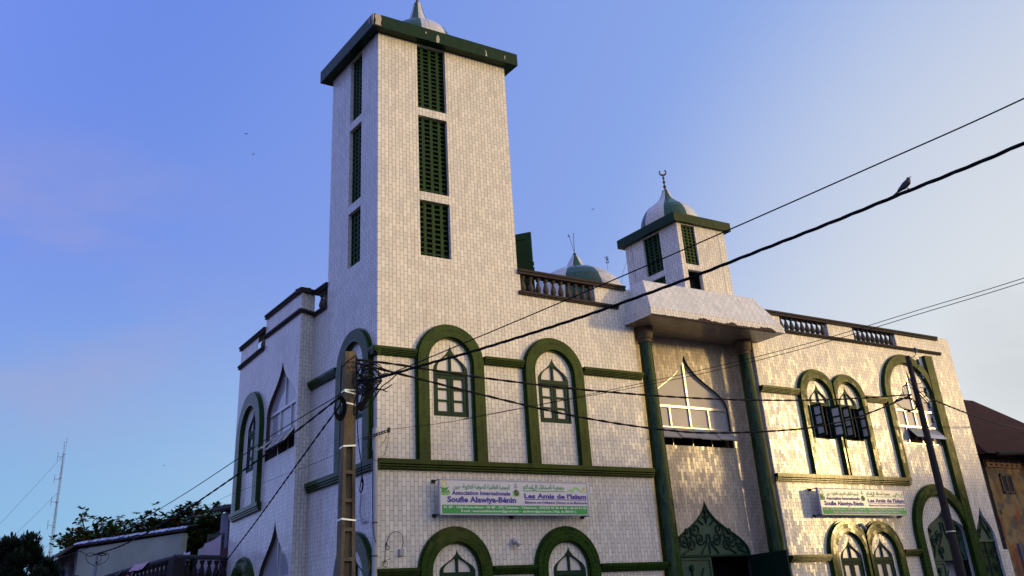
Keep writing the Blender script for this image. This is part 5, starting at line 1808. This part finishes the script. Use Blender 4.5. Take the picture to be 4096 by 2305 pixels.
cloth([(-1.66, 12.4, -1.32), (-1.62, 13.9, -1.27), (-1.80, 14.0, -1.62), (-1.82, 12.4, -1.58)], flat('dark_red_cloth', (.22, .02, .05)), 'dark red cloth draped beside the checked one on the left balcony rail', folds=2, amp=.02)
cloth([(-1.72, 14.0, -1.30), (-1.78, 15.6, -1.33), (-1.90, 15.6, -1.55), (-1.86, 14.0, -1.52)], flat('black_cloth', (.01, .01, .013)), 'black ragged cloths bunched on the far left of the balcony rail', folds=4, amp=.03)
# small pole with wires
sp_ = empty('utility_pole', (-2.88, 12.35, GZ), 'small blue-grey pole standing in front of the pale yellow house', 'utility pole')
mb = MB()
tube(mb, [(0, 0, 0), (0, 0, 4.33)], .055, 12, rend=.040)
mb.build('shaft', plain('blue_grey_paint', (.16, .20, .27), .6, .15), sp_)
mb = MB()
tube(mb, [(-.02, 0, 4.12), (.02, 0, 4.12)], .05, 6)
lathe(mb, (0, 0, 3.55), [(.052, 0), (.056, .005), (.056, .03), (.052, .035)], 12)
for k, (a, s_) in enumerate(((-.30, .22), (.12, .26), (.32, .20))):
    tube(mb, catmull([(0, 0, 4.32), (a*.5, 0, 4.38), (a, 0, 4.34), (a*.8, 0, 4.15), (.0, 0, 4.02)], 5), .008, 4)
for k in range(5):
    tube(mb, catmull([(-.12+.05*k, .02, 4.33), (.10, 0, 4.37), (.26, 0, 4.33), (.12, 0, 4.31), (.0, 0, 4.34)], 5), .012, 4)
mb.build('cable_loops', RUB, sp_)
# ------------------------------------------------------------------ old colonial house on the right
m, t, p = newmat('peeling_ochre_render')
tcn = N(t, 'ShaderNodeTexCoord')
n1 = N(t, 'ShaderNodeTexNoise'); n1.inputs['Scale'].default_value = .9; n1.inputs['Detail'].default_value = 8
L(t, tcn.outputs['Object'], n1.inputs['Vector'])
n2 = N(t, 'ShaderNodeTexNoise'); n2.inputs['Scale'].default_value = 2.3; n2.inputs['Detail'].default_value = 9; n2.inputs['Distortion'].default_value = .6
L(t, tcn.outputs['Object'], n2.inputs['Vector'])
ca = ramp(t, n1.outputs['Fac'], [(.35, (.22, .12, .03)), (.5, (.26, .19, .08)), (.60, (.26, .08, .02)), (.72, (.06, .045, .03))])
fb = ramp(t, n2.outputs['Fac'], [(.46, (0, 0, 0)), (.60, (.85, .85, .85))])
L(t, mixc(t, fb, ca, (.085, .075, .065)), p.inputs['Base Color'])
p.inputs['Roughness'].default_value = .9
OCH = m
REDR = plain('rusty_brown_roof', (.030, .011, .010), .9, .25, 3, bump=.4, spec=.1)
och = empty('colonial_house', (22.7, .35, GZ), 'old ochre house with peeling walls and a brown roof at the right edge', 'house')
OO = Vector((22.7, .35, GZ))
PO = Plane((0, 0, 0), (1, 0, 0), (0, -1, 0))
hz = lambda z: z-GZ
mb = MB()
prism(mb, PO, [(.34, 0), (2.75, 0), (2.75, hz(.55)), (.34, hz(.55))], (), -.3, 0, sides=True)
# wing coming forward on the right
box(mb, PO, 2.75, 7., 0, hz(.45), -5, .35)
mb.build('wall', OCH, och)
mb = MB()
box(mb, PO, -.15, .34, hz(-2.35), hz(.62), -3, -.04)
mb.build('dark_corner', plain('near_black_wall', (.016, .013, .014), .95, .3), och)  # near-black block filling the strip beside the ochre wall
mb = MB()
box(mb, PO, -.14, .34, 0, hz(-2.35), -.5, -.35)
mb.build('lower_wall', plain('brown_wall', (.04, .028, .024), .9, .3), och)
mb = MB()
def rp(x, y, z):
    return (x-OO.x, y-OO.y, z-OO.z)
ev = [(22.4, -.25, .62), (30.5, -.25, .55), (30.5, 9, .6), (22.4, 9, .6)]
rg = [(25.2, 3.5, 3.5), (28.5, 3.5, 3.5)]
mb.poly([rp(*ev[0]), rp(*ev[1]), rp(*rg[1]), rp(*rg[0])])
mb.poly([rp(*ev[1]), rp(*ev[2]), rp(*rg[1])])
mb.poly([rp(*ev[2]), rp(*ev[3]), rp(*rg[0]), rp(*rg[1])])
mb.poly([rp(*ev[3]), rp(*ev[0]), rp(*rg[0])])
mb.poly([rp(a, b, c-.07) for a, b, c in ev])
mb.build('roof', REDR, och)
mb = MB()
tube(mb, [rp(22.9, -.30, .60), rp(25.35, -.30, .72)], .07, 10)
mb.build('gutter', plain('zinc_gutter', (.02, .02, .022), .9, .3, spec=.1), och)
mb = MB()
holes = []
for k in range(6):
    a = .52+.31*k
    for pts in ([(a, hz(.33)), (a+.20, hz(.33)), (a+.10, hz(.40))], [(a, hz(.49)), (a+.10, hz(.42)), (a+.20, hz(.49))]):
        holes.append(pts)
prism(mb, PO, rect(.36, 2.40, hz(.28), hz(.54)), holes, .0, .06)
mb.build('vent_frieze', plain('vent_render', (.22, .13, .08), .9, .2), och)
mb = MB()
box(mb, PO, .40, 2.36, hz(.30), hz(.52), .0, .004, back=False)
mb.build('vent_dark', DARK, och)  # black plate standing in for the shade inside the vents
mb = MB()
SHT = plain('grey_shutter_paint', (.040, .042, .048), .7, .2)
a, b, z0_, z1_ = .98, 1.66, -.56, .05
for args in ((a, a+.06, hz(z0_), hz(z1_)), (b-.06, b, hz(z0_), hz(z1_)), ((a+b)/2-.03, (a+b)/2+.03, hz(z0_), hz(z1_)), (a, b, hz(z0_), hz(z0_)+.06), (a, b, hz(z1_)-.05, hz(z1_))):
    box(mb, PO, *args, 0, .05)
for k in range(10):
    z = z0_+.075+k*.049
    for u0_, u1_ in ((a+.06, (a+b)/2-.03), ((a+b)/2+.03, b-.06)):
        mb.poly([PO.p(u0_, hz(z), .045), PO.p(u1_, hz(z), .045), PO.p(u1_, hz(z+.036), .012), PO.p(u0_, hz(z+.036), .012)])
for u in (a+.08, b-.08):
    box(mb, PO, u-.02, u+.02, hz(z1_), hz(z1_)+.035, 0, .04)
sh_ = mb.build('shutter', SHT, och)
mb = MB()
tube(mb, [rp(23.15, .0, -2.16), rp(23.15, .0, GZ)], .06, 10)
mb.build('drain_pipe', plain('slate_pipe', (.07, .08, .12), .6, .2), och)
weed((23.0, .22, -1.40), .22, 51, 'small green fern rooted in the wall between the mosque and the ochre house', 18)
weed((22.78, .22, -1.85), .16, 52, 'tiny fern on the dark wall lower down beside the tiled corner', 12)
# ------------------------------------------------------------------ unseen houses added across the street, tops and gap set for shade and reflections
OPP = plain('street_house_render', (.30, .24, .18), .9, .15, .6)
mb = MB()
for x0_, x1_, top_ in ((8, 20, .5), (21, 30, 3.0), (30.5, 45.3, 4.5), (45.5, 49.6, .4), (49.8, 58, 4.6), (59, 70, 4.2), (71, 90, 3.0)):
    Pq = Plane((0, -27.5, 0), (1, 0, 0), (0, 1, 0))
    box(mb, Pq, x0_, x1_, GZ-.15, top_, -2.5, 0)
tag(mb.build('unseen_opposite_houses', OPP), kind='structure')
# ------------------------------------------------------------------ ground
mb = MB()
mb.poly([(-1500, -1500, GZ-.15), (1500, -1500, GZ-.15), (1500, 1500, GZ-.15), (-1500, 1500, GZ-.15)])
tag(mb.build('ground', plain('red_laterite_soil', (.10, .055, .035), .95, .2, .4, bump=.4)), kind='structure')
mb = MB()
mb.poly([(-200, -16, GZ-.146), (200, -16, GZ-.146), (200, -2.2, GZ-.146), (-200, -2.2, GZ-.146)])
tag(mb.build('road', plain('asphalt', (.05, .05, .05), .9, .2, 3, bump=.5)), kind='structure')
mb = MB()
P0 = Plane((0, 0, 0), (1, 0, 0), (0, -1, 0))
box(mb, P0, -2.9, 40, GZ-.15, GZ-.003, -.0, 2.2)
tag(mb.build('pavement', plain('pavement_concrete', (.13, .12, .11), .9, .15, 2, bump=.4)), kind='structure')
